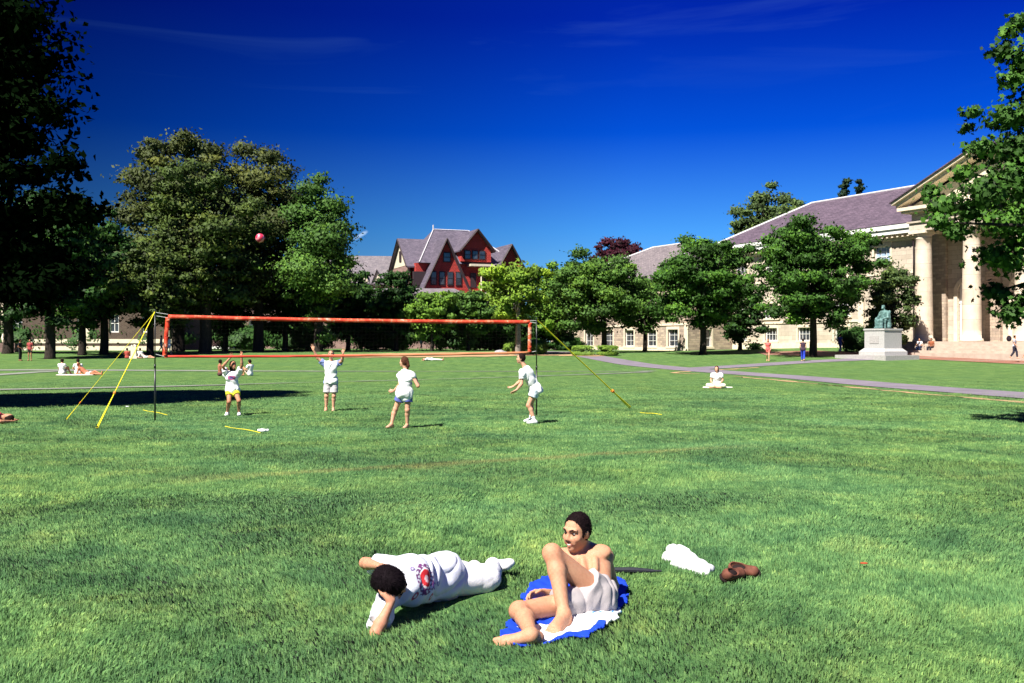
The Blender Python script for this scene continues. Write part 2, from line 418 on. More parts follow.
def foot(s, an, toe, up, sc=1.0, inf=0.0, fingers=False, k=.02):
    an = V(an, dtype=float); toe = V(toe, dtype=float); D = toe - an; up = norm(up)
    D = norm(D - (D @ up) * up); S_ = np.cross(D, up)
    L = .175 * sc
    heel = an - up * .045 * sc - D * .035 * sc
    ball = an - up * .058 * sc + D * L * .68
    s.cap(an, heel, .036 * sc, .034 * sc, k, inf=inf); s.cap(an - up * .008 * sc, ball + up * .012 * sc, .036 * sc, .026 * sc, k, inf=inf)
    s.cap(heel, ball + S_ * .018 * sc, .03 * sc, .024 * sc, k, inf=inf); s.cap(heel, ball - S_ * .018 * sc, .03 * sc, .022 * sc, k, inf=inf)
    if fingers:
        for i in range(5):
            a = ball + S_ * (.026 - .0135 * i) * sc - up * .002; ln = (.048, .045, .04, .034, .026)[i] * sc
            s.cap(a, a + D * ln - up * .006 * sc, (.0145, .0105, .010, .0095, .0085)[i] * sc, (.0125, .009, .0085, .008, .0075)[i] * sc, .006)
    else:
        s.cap(ball + S_ * .012 * sc, ball + D * .045 * sc + S_ * .01 * sc, .023 * sc, .017 * sc, k, inf=inf)
        s.cap(ball - S_ * .014 * sc, ball + D * .032 * sc - S_ * .012 * sc, .02 * sc, .016 * sc, k, inf=inf)

def person(label, J, base, h, skin=(.55, .30, .19), hair=(.018, .010, .008), shirt=None, bottoms=None, shoes=None, socks=None,
           s=1.0, face=True, fine=False, hairstyle='short', group=None, cat='person', female=False, sleeve=.55, leg=.55,
           hem=.10, colfn=None, bodycol=None, cap_=None, flare=0.0, headscale=1.0, chest=1.0, bot_name='shorts', top_name='shirt', waist=.06, fs=1.0, fold=1.0):
    J = {k: (V(v, dtype=float) if not isinstance(v, (tuple, list)) or len(v) == 3 and not hasattr(v[0], '__len__') else v) for k, v in J.items()}
    P, N_ = J['pelvis'], J['neck']; T = norm(N_ - P); Sx = J['shR'] - J['shL']; Sx = norm(Sx - (Sx @ T) * T); Fr = norm(np.cross(T, Sx)) 
    L = np.linalg.norm(N_ - P)
    hx = norm(J['hipR'] - J['hipL']); hf = norm(np.cross(T, hx)); AX = [Sx, Fr, T]; AXP = [norm(hx), hf, norm(np.cross(hx, hf))]
    w = .92 if female else 1.0
    def torso(S, inf=0.0, clips=()):
        S.ell(P + T * L * .70 + Fr * .004, (.150 * s * w * chest, .105 * s, .17 * s), AX, .05, clips, inf=inf)
        S.ell(P + T * L * .40, (.135 * s * w, .092 * s, .17 * s), AX, .05, clips, inf=inf)
        S.ell(P + T * .01, (.150 * s, .105 * s, .115 * s), AXP, .05, clips, inf=inf)
        S.cap(P + T * L * .86, J['shL'], .065 * s * w, .052 * s, .05, clips, inf=inf)
        S.cap(P + T * L * .86, J['shR'], .065 * s * w, .052 * s, .05, clips, inf=inf)
        if female:
            for q in (-1, 1): S.ell(P + T * L * .68 + Fr * .085 * s + Sx * q * .062 * s, (.05 * s, .045 * s, .05 * s), AX, .04, clips, inf=inf)
        for q in (-1, 1): S.ell(P - hf * .045 * s + hx * q * .07 * s - T * .03, (.078 * s, .075 * s, .085 * s), AXP, .04, clips, inf=inf)
    B = SDF(); torso(B)
    if fine and shirt is None:
        for q in (-1, 1):
            B.cap(P + T * L * .93 + Fr * .075 * s + Sx * q * .02, J['shR' if q > 0 else 'shL'] + Fr * .03 + T * .03, .014, .012, .016)
            B.ell(P + T * L * .76 + Fr * .085 * s + Sx * q * .075 * s, (.080, .034, .056), AX, .018)
            B.cap(P + T * L * .35 + Fr * .100 * s + Sx * q * .035, P + T * L * .55 + Fr * .105 * s + Sx * q * .04, .02, .022, .02)
        for q in (-1, 1): B.ell(P + T * L * .74 + Fr * .088 * s + Sx * q * .07 * s, (.07, .03, .05), AX, .03)
    B.cap(P + T * L * .93, N_, .062 * s * w, .055 * s * w, .04)
    HC = J['head']; F = norm(J['face']); U = J.get('up', V([0, 0, 1.])); U = norm(U - (U @ F) * F); S_ = np.cross(F, U); hs = s * headscale
    H = lambda a, b, c: HC + hs * (S_ * a + F * b + U * c)
    HA = [S_, F, U]
    B.cap(N_, H(0, -.02, -.06), .054 * s * w, .05 * s * w, .03)
    B.ell(H(0, -.008, .02), V([.074, .094, .100]) * hs, HA, .02)
    B.ell(H(0, .030, -.048), V([.059, .058, .070]) * hs, HA, .03)
    if face:
        B.ell(H(0, .066, -.098), V([.020, .018, .016]) * hs, HA, .025)
        B.cap(H(0, .088, .012), H(0, .105, -.023), .0085 * hs, .0112 * hs, .014)
        for q in (-1, 1):
            B.ell(H(q * .0105, .096, -.028), V([.0075, .008, .0065]) * hs, HA, .008)
            B.cap(H(q * .012, .088, .030), H(q * .046, .074, .030), .010 * hs, .009 * hs, .015)
            B.ell(H(q * .042, .062, -.028), V([.022, .02, .018]) * hs, HA, .025)
            B.ell(H(q * .075, -.008, -.008), V([.010, .019, .031]) * hs, HA, .008)
            B.ell(H(q * .031, .096, .008), V([.016, .014, .010]) * hs, HA, .012, sub=True)
        if fine:
            for q in (-1, 1):
                B.cap(H(0, .0895, -.0545), H(q * .027, .079, -.053), .0065 * hs, .005 * hs, .006); B.cap(H(0, .0880, -.0745), H(q * .027, .079, -.057), .0075 * hs, .005 * hs, .006)
                B.cap(H(q * .018, .092, -.030), H(q * .034, .078, -.058), .007 * hs, .007 * hs, .016)
        else: B.cap(H(-.018, .090, -.058), H(.018, .090, -.058), .0075 * hs, k=.01); B.cap(H(-.015, .088, -.071), H(.015, .088, -.071), .0075 * hs, k=.01)
    for sd in ('L', 'R'):
        sh, el, wr, hp, kn, an, to = (J[a + sd] for a in ('sh', 'el', 'wr', 'hip', 'kn', 'an', 'to'))
        B.ell(sh, V([.058, .058, .058]) * s * w, k=.03)
        B.cap(sh, el, .050 * s * w, .039 * s * w, .025)
        mid = el + .28 * (wr - el); B.cap(el, mid, .039 * s * w, .041 * s * w, .02); B.cap(mid, wr, .041 * s * w, .0255 * s * w, .02)
        q = 1 if sd == 'R' else -1
        hd = J.get('hand' + sd)
        if hd is None:
            D = norm(wr - el); Nn = norm(np.cross(D, Sx)) if abs(D @ Sx) < .9 else Fr; hd = (D, Nn, q, .35)
        hand(B, wr, V(hd[0], dtype=float), V(hd[1], dtype=float), hd[2], hd[3], s * w, k=.008)
        B.cap(hp, kn, .083 * s, .053 * s, .03)
        B.ell(kn, V([.055, .055, .055]) * s, k=.02)
        back = J.get('calf' + sd)
        if back is None:
            a = kn - hp; b = an - kn; back = a * 1.0 - b * (a @ b) / (b @ b); back = norm(back) if np.linalg.norm(back) > .03 else -hf
            back = -back if (back @ (an - kn)) > 0 else back
            if (norm(to - an) @ back) > 0: back = -back
        c1 = kn + .30 * (an - kn) + V(back) * .014 * s
        B.cap(kn, c1, .05 * s, .054 * s, .025); B.cap(c1, an, .054 * s, .033 * s, .02)
        fu = J.get('fup' + sd, norm(kn - an))
        foot(B, an, to, fu, s * fs, fingers=fine and not shoes)
    cf = None
    sk = V(skin)
    def bc(v, c):
        q = (v - HC) / hs; a_, b_, u_ = q @ S_, q @ F, q @ U
        m_ = (b_ > .072) & (((a_ / .029)**2 + ((u_ + .064 - .25 * np.abs(a_)) / .0155)**2) < 1)
        c[m_] = sk * V([.98, .74, .72])
        w_ = np.clip(1 - np.hypot((np.abs(a_) - .04) / .022, (u_ + .03) / .022), 0, 1)[:, None] * (b_ > .03)[:, None]; c = c * (1 - w_ * V([0, .07, .07]))   # flushed cheeks
        kn_ = np.minimum(*[np.linalg.norm(v - J[z], axis=1) for z in ('knL', 'knR')]); el_ = np.minimum(*[np.linalg.norm(v - J[z], axis=1) for z in ('elL', 'elR')])
        w2 = (np.exp(-(kn_ / .07)**2) + np.exp(-(el_ / .05)**2))[:, None]; c = c * (1 - w2 * V([.02, .16, .18]))
        sh_ = np.zeros(len(v))
        for z in ('L', 'R'):
            A0, A1 = J['kn' + z], J['an' + z]; d_ = A1 - A0; tq = np.clip(((v - A0) @ d_) / (d_ @ d_), 0, 1); dd_ = np.linalg.norm(v - A0 - tq[:, None] * d_, axis=1); sh_ = np.maximum(sh_, (dd_ < .09) * np.sin(np.pi * np.clip(tq * 1.1, 0, 1)))
        c = c * (1 - .16 * sh_[:, None] * (.6 + .4 * np.sin(v[:, :1] * 230) * np.sin(v[:, 2:] * 190))) if (fine and shirt is None) else c
        if bodycol: c = bodycol(v, c)
        return c
    body = sdfobj('person', B, h, M_SKIN, base, skin, colfn=bc)
    tag(body, label, cat, group)
    # hair
    Hs = SDF(); e = (.0065 if fine and hairstyle == 'short' else .010) * hs if h < .02 else .016 * hs
    cl = [(H(0, .046, .058), norm(F * .90 - U * .42)), (H(0, 0, -.075 if hairstyle == 'short' else -.10), -U)]
    Hs.ell(H(0, -.012, .022), V([.076, .091, .099]) * hs, HA, .02, cl, inf=e)
    if hairstyle == 'short' and fine:
        for q in (-1, 1): Hs.ell(H(q * .062, .02, .0), V([.016, .016, .03]) * hs, HA, .01, [(H(0, .034, 0), F)])
    if hairstyle == 'mop':
        Hs.ell(H(0, -.01, .035), V([.084, .102, .094]) * hs, HA, .02, [(H(0, .07, .03), norm(F * .9 - U * .4))]); Hs.ell(H(0, -.05, -.03), V([.078, .06, .075]) * hs, HA, .03)
    if hairstyle == 'pony':
        Hs.cap(H(0, -.10, .01), H(0, -.13, -.06), .035 * hs, .032 * hs, .02); Hs.cap(H(0, -.13, -.06), H(0, -.11, -.17), .032 * hs, .015 * hs, .02)
    if hairstyle == 'long':
        Hs.ell(H(0, -.05, -.07), V([.085, .055, .11]) * hs, HA, .03)
    if fine and hairstyle == 'short':
        for q in (-1, 1): Hs.ell(H(q * .088, .002, -.016), V([.030, .020, .030]) * hs, HA, .006, sub=True)
    ho = sdfobj('hair', Hs, min(h, .02), M_HAIR, base, hair, body, noise=((.0025, 150) if hairstyle == 'short' else (.0018, 70)) if fine else (.003, 60))
    if h < .013:
        me = ho.data; nv_ = len(me.vertices); co_ = np.empty(nv_ * 3, np.float32); me.vertices.foreach_get('co', co_); co_ = co_.reshape(-1, 3).astype(float)
        no_ = np.empty(nv_ * 3, np.float32); me.vertex_normals.foreach_get('vector', no_); no_ = no_.reshape(-1, 3).astype(float)
        r_ = np.random.default_rng(3); ns = 5200 if fine else 700; ix = r_.integers(0, nv_, ns); c0 = co_[ix] + r_.normal(size=(ns, 3)) * .002; n0 = no_[ix]
        ok = ((c0 + base - HC) @ F < .082); c0, n0 = c0[ok], n0[ok]; ns = len(c0)
        lnn = (.007 if hairstyle == 'short' else .022) * r_.uniform(.5, 1.3, ns)[:, None]; flow = norm(-F * .7 - U * .5) if hairstyle != 'mop' else norm(-U * .5 + F * .2)
        flow = flow - (n0 @ flow)[:, None] * n0; dr = n0 * (.22 if hairstyle == 'short' else .10) + flow * .9 + r_.normal(size=(ns, 3)) * (.28 if hairstyle == 'short' else .14); dr /= np.linalg.norm(dr, axis=1)[:, None]; sdv = np.cross(dr, n0 + r_.normal(size=(ns, 3)) * .2); sdv /= np.linalg.norm(sdv, axis=1)[:, None] + 1e-9
        wd = .0012 if fine else .003
        sv = np.stack([c0 - n0 * .002 - sdv * wd, c0 - n0 * .002 + sdv * wd, c0 + dr * lnn + n0 * .001], 1).reshape(-1, 3)
        hc_ = np.repeat(V(hair) * r_.uniform(.7, 1.4, ns)[:, None], 3, 0)
        link('hair_strands', npmesh('hair_strands', sv, np.arange(ns * 3).reshape(ns, 3), False, hc_), M_HAIR, ho)
    if face and h <= .0125:
        for q in (-1, 1):
            E = SDF().ell(H(q * .031, .076, .008), V([.0125, .0125, .0085]) * hs, HA)
            def ec(v, c, q=q):
                d = np.linalg.norm(v - H(q * .028, .088, .007), axis=1); c[d < .0105 * hs] = (.02, .012, .01); return c
            sdfobj('eye', E, .004, M_EYE, base, (.42, .36, .32), body, colfn=ec)
            Bb = SDF().cap(H(q * .014, .096, .030), H(q * .034, .092, .036), .0046 * hs, .0042 * hs, .006).cap(H(q * .034, .092, .036), H(q * .050, .078, .030), .0038 * hs, .003 * hs, .006)
            sdfobj('eyebrow', Bb, .004, M_HAIR, base, hair, body)
    HIP = (J['hipL'] + J['hipR']) / 2
    if bottoms is not None:
        Q = SDF(); wc = [(P + T * waist, T)]
        Q.ell(P + T * .0, (.152 * s, .107 * s, .13 * s), AXP, .03, wc, inf=.012)
        Q.ell(P + T * .06, (.142 * s, .10 * s, .11 * s), AXP, .03, wc, inf=.010)
        for q in (-1, 1): Q.ell(P - hf * .045 * s + hx * q * .07 * s - T * .03, (.078 * s, .075 * s, .085 * s), AXP, .04, wc, inf=.014)
        for sd in ('L', 'R'):
            hp, kn, an = J['hip' + sd], J['kn' + sd], J['an' + sd]
            lg = leg[0 if sd == 'L' else 1] if isinstance(leg, tuple) else leg
            if lg <= 1:
                e_ = hp + lg * (kn - hp); Q.cap(hp, e_ + .05 * norm(kn - hp), .085 * s + .014, (.083 - .03 * lg) * s + .022 + flare, .03, [(e_, norm(kn - hp))])
            else:
                Q.cap(hp, kn, .085 * s + .014, .056 * s + .018, .03)
                e_ = kn + (lg - 1) * (an - kn); Q.cap(kn, kn + .4 * (an - kn), .060 * s + .016, .058 * s + .014, .03)
                Q.cap(kn + .4 * (an - kn), e_ + .04 * norm(an - kn), .058 * s + .014, .042 * s + .016, .02, [(e_, norm(an - kn))])
        sdfobj(bot_name, Q, h, M_CLOTH, base, bottoms, body, noise=(.0024 * (fold if fold > 2 else .45 if fold > 1 else 1), 60 if fold != 1.5 else 34) if h < .02 else None, ridge=True, colfn=(colfn or {}).get('bottoms'))
    if shirt is not None:
        Q = SDF(); hp_ = P - T * hem; cl = [(hp_, -T)]
        nk = [(N_ - T * .002, norm(T * 1.0 + Fr * .25))]
        torso(Q, .022, cl + nk)
        Q.ell(P + T * (.03 - hem * .3), (.150 * s, .108 * s, .17 * s), AX, .06, cl, inf=.012 + flare)
        for sd in ('L', 'R'):
            sh, el = J['sh' + sd], J['el' + sd]
            if sleeve > 0:
                e_ = sh + sleeve * (el - sh); Q.cap(sh, e_ + .04 * norm(el - sh), .056 * s * w + .014, .05 * s * w + .022, .025, [(e_, norm(el - sh))])
            else: Q.ell(sh - .02 * (Sx if sd == 'R' else -Sx), V([.05, .05, .05]) * s, k=.03, inf=.01)
        sdfobj(top_name, Q, h, M_CLOTH, base, shirt, body, noise=((.0045 * fold, 50) if h < .01 else (.010, 36)) if h < .02 else None, ridge=True, colfn=(colfn or {}).get('shirt'))
    if shoes is not None:
        for sd in ('L', 'R'):
            Q = SDF(); an, to = J['an' + sd], J['to' + sd]; fu = J.get('fup' + sd, norm(J['kn' + sd] - an))
            foot(Q, an - fu * .004, to, fu, s, inf=.008)
            Q2 = sdfobj('shoe', Q, h, M_CLOTH, base, shoes, body, clips=[(an + fu * .012, fu)])
    if socks is not None:
        for sd in ('L', 'R'):
            an, kn = J['an' + sd], J['kn' + sd]; Q = SDF().cap(an, an + .3 * (kn - an), .042 * s, .050 * s, .01, [(an + .25 * (kn - an), norm(kn - an))])
            sdfobj('sock', Q, h, M_CLOTH, base, socks, body)
    return body, H, (F, U, S_), AX

def pose(kind, loc, heading, s=1.0, **kw):
    """generic poses, local x right, y forward, z up"""
    a = heading; f = V([math.sin(a), math.cos(a), 0]); r = V([math.cos(a), -math.sin(a), 0]); u = V([0, 0, 1.])
    p = lambda x, y, z: V(loc) + s * (x * r + y * f + z * u)
    if kind == 'walk':
        J = dict(pelvis=p(0, 0, .93), neck=p(0, .03, 1.43), head=p(0, .05, 1.60), shL=p(-.17, .02, 1.38), shR=p(.17, .02, 1.38),
                 elL=p(-.22, -.05, 1.10), elR=p(.22, .05, 1.10), wrL=p(-.21, .12, .92), wrR=p(.2, .2, .95),
                 hipL=p(-.09, 0, .90), hipR=p(.09, 0, .90), knL=p(-.09, .14, .50), knR=p(.09, -.02, .48), anL=p(-.09, .18, .09), anR=p(.09, -.24, .14),
                 toL=p(-.1, .38, .04), toR=p(.1, -.08, .02), face=f, fupL=u, fupR=norm(u + .4 * f))
    if kind == 'stand':
        J = dict(pelvis=p(0, 0, .95), neck=p(0, .0, 1.45), head=p(0, .02, 1.62), shL=p(-.17, .0, 1.40), shR=p(.17, .0, 1.40),
                 elL=p(-.24, -.03, 1.12), elR=p(.24, -.03, 1.12), wrL=p(-.22, .12, .92), wrR=p(.15, .16, 1.02),
                 hipL=p(-.09, 0, .92), hipR=p(.09, 0, .92), knL=p(-.1, .03, .50), knR=p(.1, .03, .50), anL=p(-.11, 0, .09), anR=p(.11, 0, .09),
                 toL=p(-.15, .2, .02), toR=p(.15, .2, .02), face=f, fupL=u, fupR=u)
    if kind == 'sit':      # on the ground, knees up
        J = dict(pelvis=p(0, 0, .13), neck=p(0, -.02, .60), head=p(0, .03, .77), shL=p(-.17, -.02, .55), shR=p(.17, -.02, .55),
                 elL=p(-.25, .08, .34), elR=p(.25, .08, .34), wrL=p(-.1, .27, .36), wrR=p(.1, .27, .36),
                 hipL=p(-.09, 0.03, .12), hipR=p(.09, 0.03, .12), knL=p(-.12, .34, .44), knR=p(.12, .36, .40), anL=p(-.11, .50, .09), anR=p(.12, .60, .09),
                 toL=p(-.12, .7, .03), toR=p(.14, .8, .03), face=f, fupL=u, fupR=u)
    if kind == 'cross':    # legs folded
        J = dict(pelvis=p(0, 0, .13), neck=p(0, .04, .60), head=p(0, .08, .77), shL=p(-.16, .03, .55), shR=p(.16, .03, .55),
                 elL=p(-.24, .05, .32), elR=p(.24, .05, .32), wrL=p(-.16, .24, .2), wrR=p(.16, .24, .2),
                 hipL=p(-.09, 0.03, .12), hipR=p(.09, 0.03, .12), knL=p(-.32, .30, .12), knR=p(.32, .30, .12), anL=p(.08, .36, .07), anR=p(-.08, .44, .07),
                 toL=p(.25, .40, .04), toR=p(-.25, .48, .04), face=f, fupL=-f * .8 + u * .4, fupR=-f * .8 + u * .4)
    if kind == 'recline':  # propped on the elbows, legs out
        J = dict(pelvis=p(0, 0, .12), neck=p(0, -.42, .40), head=p(0, -.46, .56), shL=p(-.17, -.38, .36), shR=p(.17, -.38, .36),
                 elL=p(-.2, -.5, .06), elR=p(.2, -.5, .06), wrL=p(-.2, -.26, .05), wrR=p(.2, -.26, .05),
                 hipL=p(-.09, 0.03, .10), hipR=p(.09, 0.03, .10), knL=p(-.1, .42, .22), knR=p(.1, .46, .10), anL=p(-.1, .76, .08), anR=p(.1, .88, .07),
                 toL=p(-.1, .8, .25), toR=p(.14, .92, .22), face=f, fupL=-f, fupR=-f)
    if kind == 'lie':      # flat on the front/back
        J = dict(pelvis=p(0, 0, .12), neck=p(0, -.5, .13), head=p(0, -.66, .13), shL=p(-.17, -.45, .13), shR=p(.17, -.45, .13),
                 elL=p(-.32, -.62, .06), elR=p(.32, -.62, .06), wrL=p(-.16, -.76, .06), wrR=p(.16, -.76, .06),
                 hipL=p(-.09, 0.03, .11), hipR=p(.09, 0.03, .11), knL=p(-.1, .46, .10), knR=p(.1, .46, .10), anL=p(-.1, .86, .08), anR=p(.1, .86, .08),
                 toL=p(-.12, .9, .26), toR=p(.12, .9, .26), face=norm(u + .3 * r), up=-f, fupL=-f, fupR=-f)
    if kind == 'bench':    # seated on a ledge .45 high
        J = dict(pelvis=p(0, 0, .55), neck=p(0, .02, 1.03), head=p(0, .05, 1.2), shL=p(-.17, .02, .98), shR=p(.17, .02, .98),
                 elL=p(-.25, .02, .72), elR=p(.25, .02, .72), wrL=p(-.12, .26, .66), wrR=p(.12, .26, .66),
                 hipL=p(-.09, 0.03, .53), hipR=p(.09, 0.03, .53), knL=p(-.12, .45, .52), knR=p(.12, .45, .52), anL=p(-.12, .47, .09), anR=p(.12, .50, .09),
                 toL=p(-.12, .7, .03), toR=p(.14, .7, .03), face=f, fupL=u, fupR=u)
    J.update(kw); return J

# ------------------------------------------------------------------ trees
def leaf_mesh(cent, size, nrm_bias, n_seed, lr, rnd, lobed=False):
    """kite shaped leaf sprays, one quad each folded on its midrib"""
    n = len(cent); r = np.random.default_rng(n_seed)
    nn = r.normal(size=(n, 3)) * .8 + nrm_bias; nn /= np.linalg.norm(nn, axis=1)[:, None] + 1e-9
    a = np.cross(nn, r.normal(size=(n, 3))); a /= np.linalg.norm(a, axis=1)[:, None] + 1e-9
    b = np.cross(nn, a); s = (size * r.uniform(.6, 1.35, n))[:, None]
    cnb = nrm_bias / (np.linalg.norm(nrm_bias, axis=1)[:, None] + 1e-9)
    if lobed:
        prof = [(-.5, 0), (-.22, .14), (-.18, .46), (.06, .26), (.28, .38), (.30, .13), (.60, 0), (.30, -.13), (.28, -.38), (.06, -.26), (-.18, -.46), (-.22, -.14)]
        v = np.stack([cent + a * s * p + b * s * q - nn * s * .25 * abs(q) for p, q in prof], 1).reshape(-1, 3)
        return v, np.arange(12 * n).reshape(n, 12), np.repeat(rnd, 12), np.repeat(cnb, 12, 0)
    v = np.stack([cent - a * s * .5, cent - b * s * .33 + a * s * .05 - nn * s * .12, cent + a * s * .55, cent + b * s * .33 + a * s * .05 - nn * s * .12], 1).reshape(-1, 3)
    f = np.arange(4 * n).reshape(n, 4)
    return v, f, np.repeat(rnd, 4), np.repeat(nrm_bias / (np.linalg.norm(nrm_bias, axis=1)[:, None] + 1e-9), 4, 0)
TREES = []
def tree(name, label, px, d, top, hw, bot, leaf, n=9000, lsize=.34, seed=1, basepy=None, ncl=46, rx=None, ry=None, bark=None, group='trees round the quad',
         cl_r=.24, X=None, zbot=None, ztop=None, trunk_r=None, shape='round', cat='tree', lean=0.0, fill=.75, sparse=0.0, extra=(), lobed=False, pad=.62):
    r = np.random.default_rng(seed)
    X = (px - 512) / FP * d if X is None else X
    zb = float(gz(X, d)) - .05
    zt = CAMH + (HOR - top) / FP * d if ztop is None else ztop
    zc0 = CAMH + (HOR - bot) / FP * d if zbot is None else zbot
    rx = hw / FP * d if rx is None else rx
    ry = rx * .9 if ry is None else ry
    cz = (zt + zc0) / 2; rz = (zt - zc0) / 2
    # clump centres: mostly near the crown's outside, some within
    u = r.normal(size=(ncl, 3)); u /= np.linalg.norm(u, axis=1)[:, None]
    rad = r.uniform(.2, 1, ncl) ** .45 * .92
    prof = np.ones(ncl)
    hgt = u[:, 2] * rad
    if shape == 'vase': prof = 1 + .12 * hgt
    if shape == 'cone': prof = np.clip(.62 - .55 * hgt, .12, 1.1)
    if shape == 'cone2': prof = np.clip(1.0 - .28 * hgt, .5, 1.15)
    if shape == 'oval': prof = 1 - .25 * np.clip(hgt, 0, 1)
    cc = u * rad[:, None]; cc[:, 0] *= prof; cc[:, 1] *= prof
    cc *= (1 + .16 * r.normal(size=(ncl, 1)))
    cc = np.clip(cc, -1.08, 1.08)
    crs = r.uniform(.65, 1.35, ncl) * cl_r
    if shape == 'cone2':
        zz = r.uniform(-.97, .95, ncl); an = r.uniform(0, 2 * np.pi, ncl); q_ = r.uniform(.15, 1, ncl) ** .5 * .9 * (1 - .36 * np.clip(zz + .45, 0, 2) ** 1.4) * (1 - .35 * np.clip(-zz - .6, 0, 1))
        cc = np.stack([q_ * np.cos(an), q_ * np.sin(an), zz], 1)
    ex = np.vstack([cc * V([rx, ry, rz])]); rr = crs * (rx * ry * max(rz, rx * .7)) ** (1 / 3)
    if len(extra):
        xs_ = [W(a, b, d + c) - V([X, d, 0]) - V([lean, 0, cz]) for a, b, c, e_ in extra]; ex = np.vstack([ex, xs_]); sc_ = V([e_ for a, b, c, e_ in extra]) / FP * d
        rr = np.concatenate([rr, sc_]); crs = np.concatenate([crs, sc_ / (rx * ry * max(rz, rx * .7)) ** (1 / 3)]); ncl = len(ex)
    per = np.maximum((n * crs ** 2 / np.sum(crs ** 2)).astype(int), 8)
    pts = []; nb = []; rn = []
    for i in range(ncl):
        k = per[i]; q = r.normal(size=(k, 3)); q /= np.linalg.norm(q, axis=1)[:, None]
        ro = r.uniform(.1, 1, k) ** .5 * (1 + .22 * r.normal(size=k)) * rr[i]
        # ragged: modulate the clump radius by direction
        ro *= 1 + .35 * np.sin(q[:, 0] * 4 + i) * np.sin(q[:, 1] * 5 + 2 * i) + .25 * np.sin(q[:, 2] * 7 + 3 * i)
        pp = ex[i] + q * ro[:, None] * V([1.15, 1.15, pad]); pts.append(pp); nb.append(q * .8 + V([0, 0, .25]))
        rn.append(np.clip(.45 + .22 * r.normal() + .15 * r.normal(size=k), 0, 1))
    # loose sprays within the crown
    k = int(n * .07); q = r.normal(size=(k, 3)); q /= np.linalg.norm(q, axis=1)[:, None]; q *= (r.uniform(0, 1, k) ** .5)[:, None] * .95
    if shape == 'cone': q[:, :2] *= np.clip(.62 - .55 * q[:, 2], .1, 1.1)[:, None]
    pts.append(q * V([rx, ry, rz])); nb.append(np.tile(V([0, 0, .5]), (k, 1))); rn.append(r.uniform(.1, .7, k))
    pts = np.vstack(pts); nb = np.vstack(nb); rn = np.concatenate(rn)
    ctr = V([lean, 0, cz - zb])
    v, f, rnd, cnv = leaf_mesh(pts + ctr, lsize, nb, seed + 99, 0, rn, lobed)
    v[:, 2] = np.maximum(v[:, 2], .12)
    root = empty(name, (X, d, zb)); tag(root, label, cat, group)
    tb = MB(); tr = trunk_r or max(.12, .028 * (zt - zb))
    pth = [V([0, 0, -.3]), V([0, 0, .25]), V([.12 * tr, 0, (zc0 - zb) * .5 + .3]), ctr - V([0, 0, rz * .55]), ctr + V([0, 0, rz * .1]), ctr + V([0, 0, rz * .6])]
    tb.tube(pth, [tr * 1.6, tr * 1.12, tr, tr * .82, tr * .5, tr * .15], 9)
    order = r.permutation(ncl)[:min(ncl, 26)]
    for i in order:
        t0 = pth[3] * (1 - (tt := r.uniform(0, .75))) + pth[4] * tt if r.uniform() < .8 else pth[3]
        e = ex[i] + ctr; m = (t0 + e) / 2 + V([0, 0, -.08 * rz]) + r.normal(size=3) * .05 * rx
        tb.tube([t0, m, e], [tr * .42, tr * .25, tr * .06], 5, False)
    tb.build('trunk', bark or M_BARK, root, smooth=True)
    link('crown', npmesh('crown', v, f, False, attr=rnd, vec=cnv), leaf, root)
    return root
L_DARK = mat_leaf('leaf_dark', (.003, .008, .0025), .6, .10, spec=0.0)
L_ELM = mat_leaf('leaf_elm', (.062, .098, .022), .32, .2)
L_ELMB = mat_leaf('leaf_olive_brown', (0.0644, 0.0840, 0.0240), .32, .2)
L_MID = mat_leaf('leaf_mid', (0.0676, 0.1489, 0.0277), .5, .25)
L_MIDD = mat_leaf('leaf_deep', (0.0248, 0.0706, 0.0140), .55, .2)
L_MAPLE = mat_leaf('leaf_maple', (0.0511, 0.1322, 0.0200), .6, .25)
L_BRIGHT = mat_leaf('leaf_bright', (0.1710, 0.2907, 0.0342), .4, .35)
L_LIME = mat_leaf('leaf_lime', (0.1202, 0.2404, 0.0323), .45, .32)
L_PURPLE = mat_leaf('leaf_purple', (0.0469, 0.0105, 0.0189), .5, .2, (1.2, 1, 1.1))
L_GREY = mat_leaf('leaf_greyolive', (0.0755, 0.1236, 0.0376), .5, .2)
L_CONI = mat_leaf('leaf_conifer', (0.0138, 0.0342, 0.0180), .5, .1)
L_HEDGE = mat_leaf('leaf_hedge', (0.1377, 0.2338, 0.0357), .35, .3)
# ================================================================== camera, light, sky
sc = bpy.context.scene
cam = bpy.data.cameras.new('camera'); co = bpy.data.objects.new('camera', cam); C.objects.link(co); sc.camera = co
co.location = (0, 0, CAMH); co.rotation_euler = (R(90), 0, 0)
cam.sensor_width = 36; cam.lens = FP / 1024 * 36; cam.clip_end = 3000; cam.shift_y = 0.0005
LD = norm([.49, .62, -1.0])
sun = bpy.data.lights.new('sun', 'SUN'); sun.energy = 4.6; sun.angle = R(.53); sun.color = (1, .955, .87)
so = bpy.data.objects.new('sun', sun); C.objects.link(so); so.location = (-20, -20, 50)
from mathutils import Vector
so.rotation_euler = Vector(LD).to_track_quat('-Z', 'Y').to_euler()
SKYS = .05
w = bpy.data.worlds.new('World'); sc.world = w; w.use_nodes = True
wt = w.node_tree; wn = wt.nodes; wn.clear()
def wnew(k): return wn.new('ShaderNode' + k)
sky = wnew('TexSky'); sky.sky_type = 'NISHITA'; sky.sun_disc = False
sky.sun_elevation = math.asin(-LD[2]); sky.sun_rotation = math.atan2(-LD[0], -LD[1]) % (2 * math.pi)
sky.air_density = 1.0; sky.dust_density = .25; sky.ozone_density = 3.0; sky.altitude = 300
mulc = wnew('Mix'); mulc.data_type = 'RGBA'; mulc.blend_type = 'MULTIPLY'; mulc.inputs[0].default_value = 1
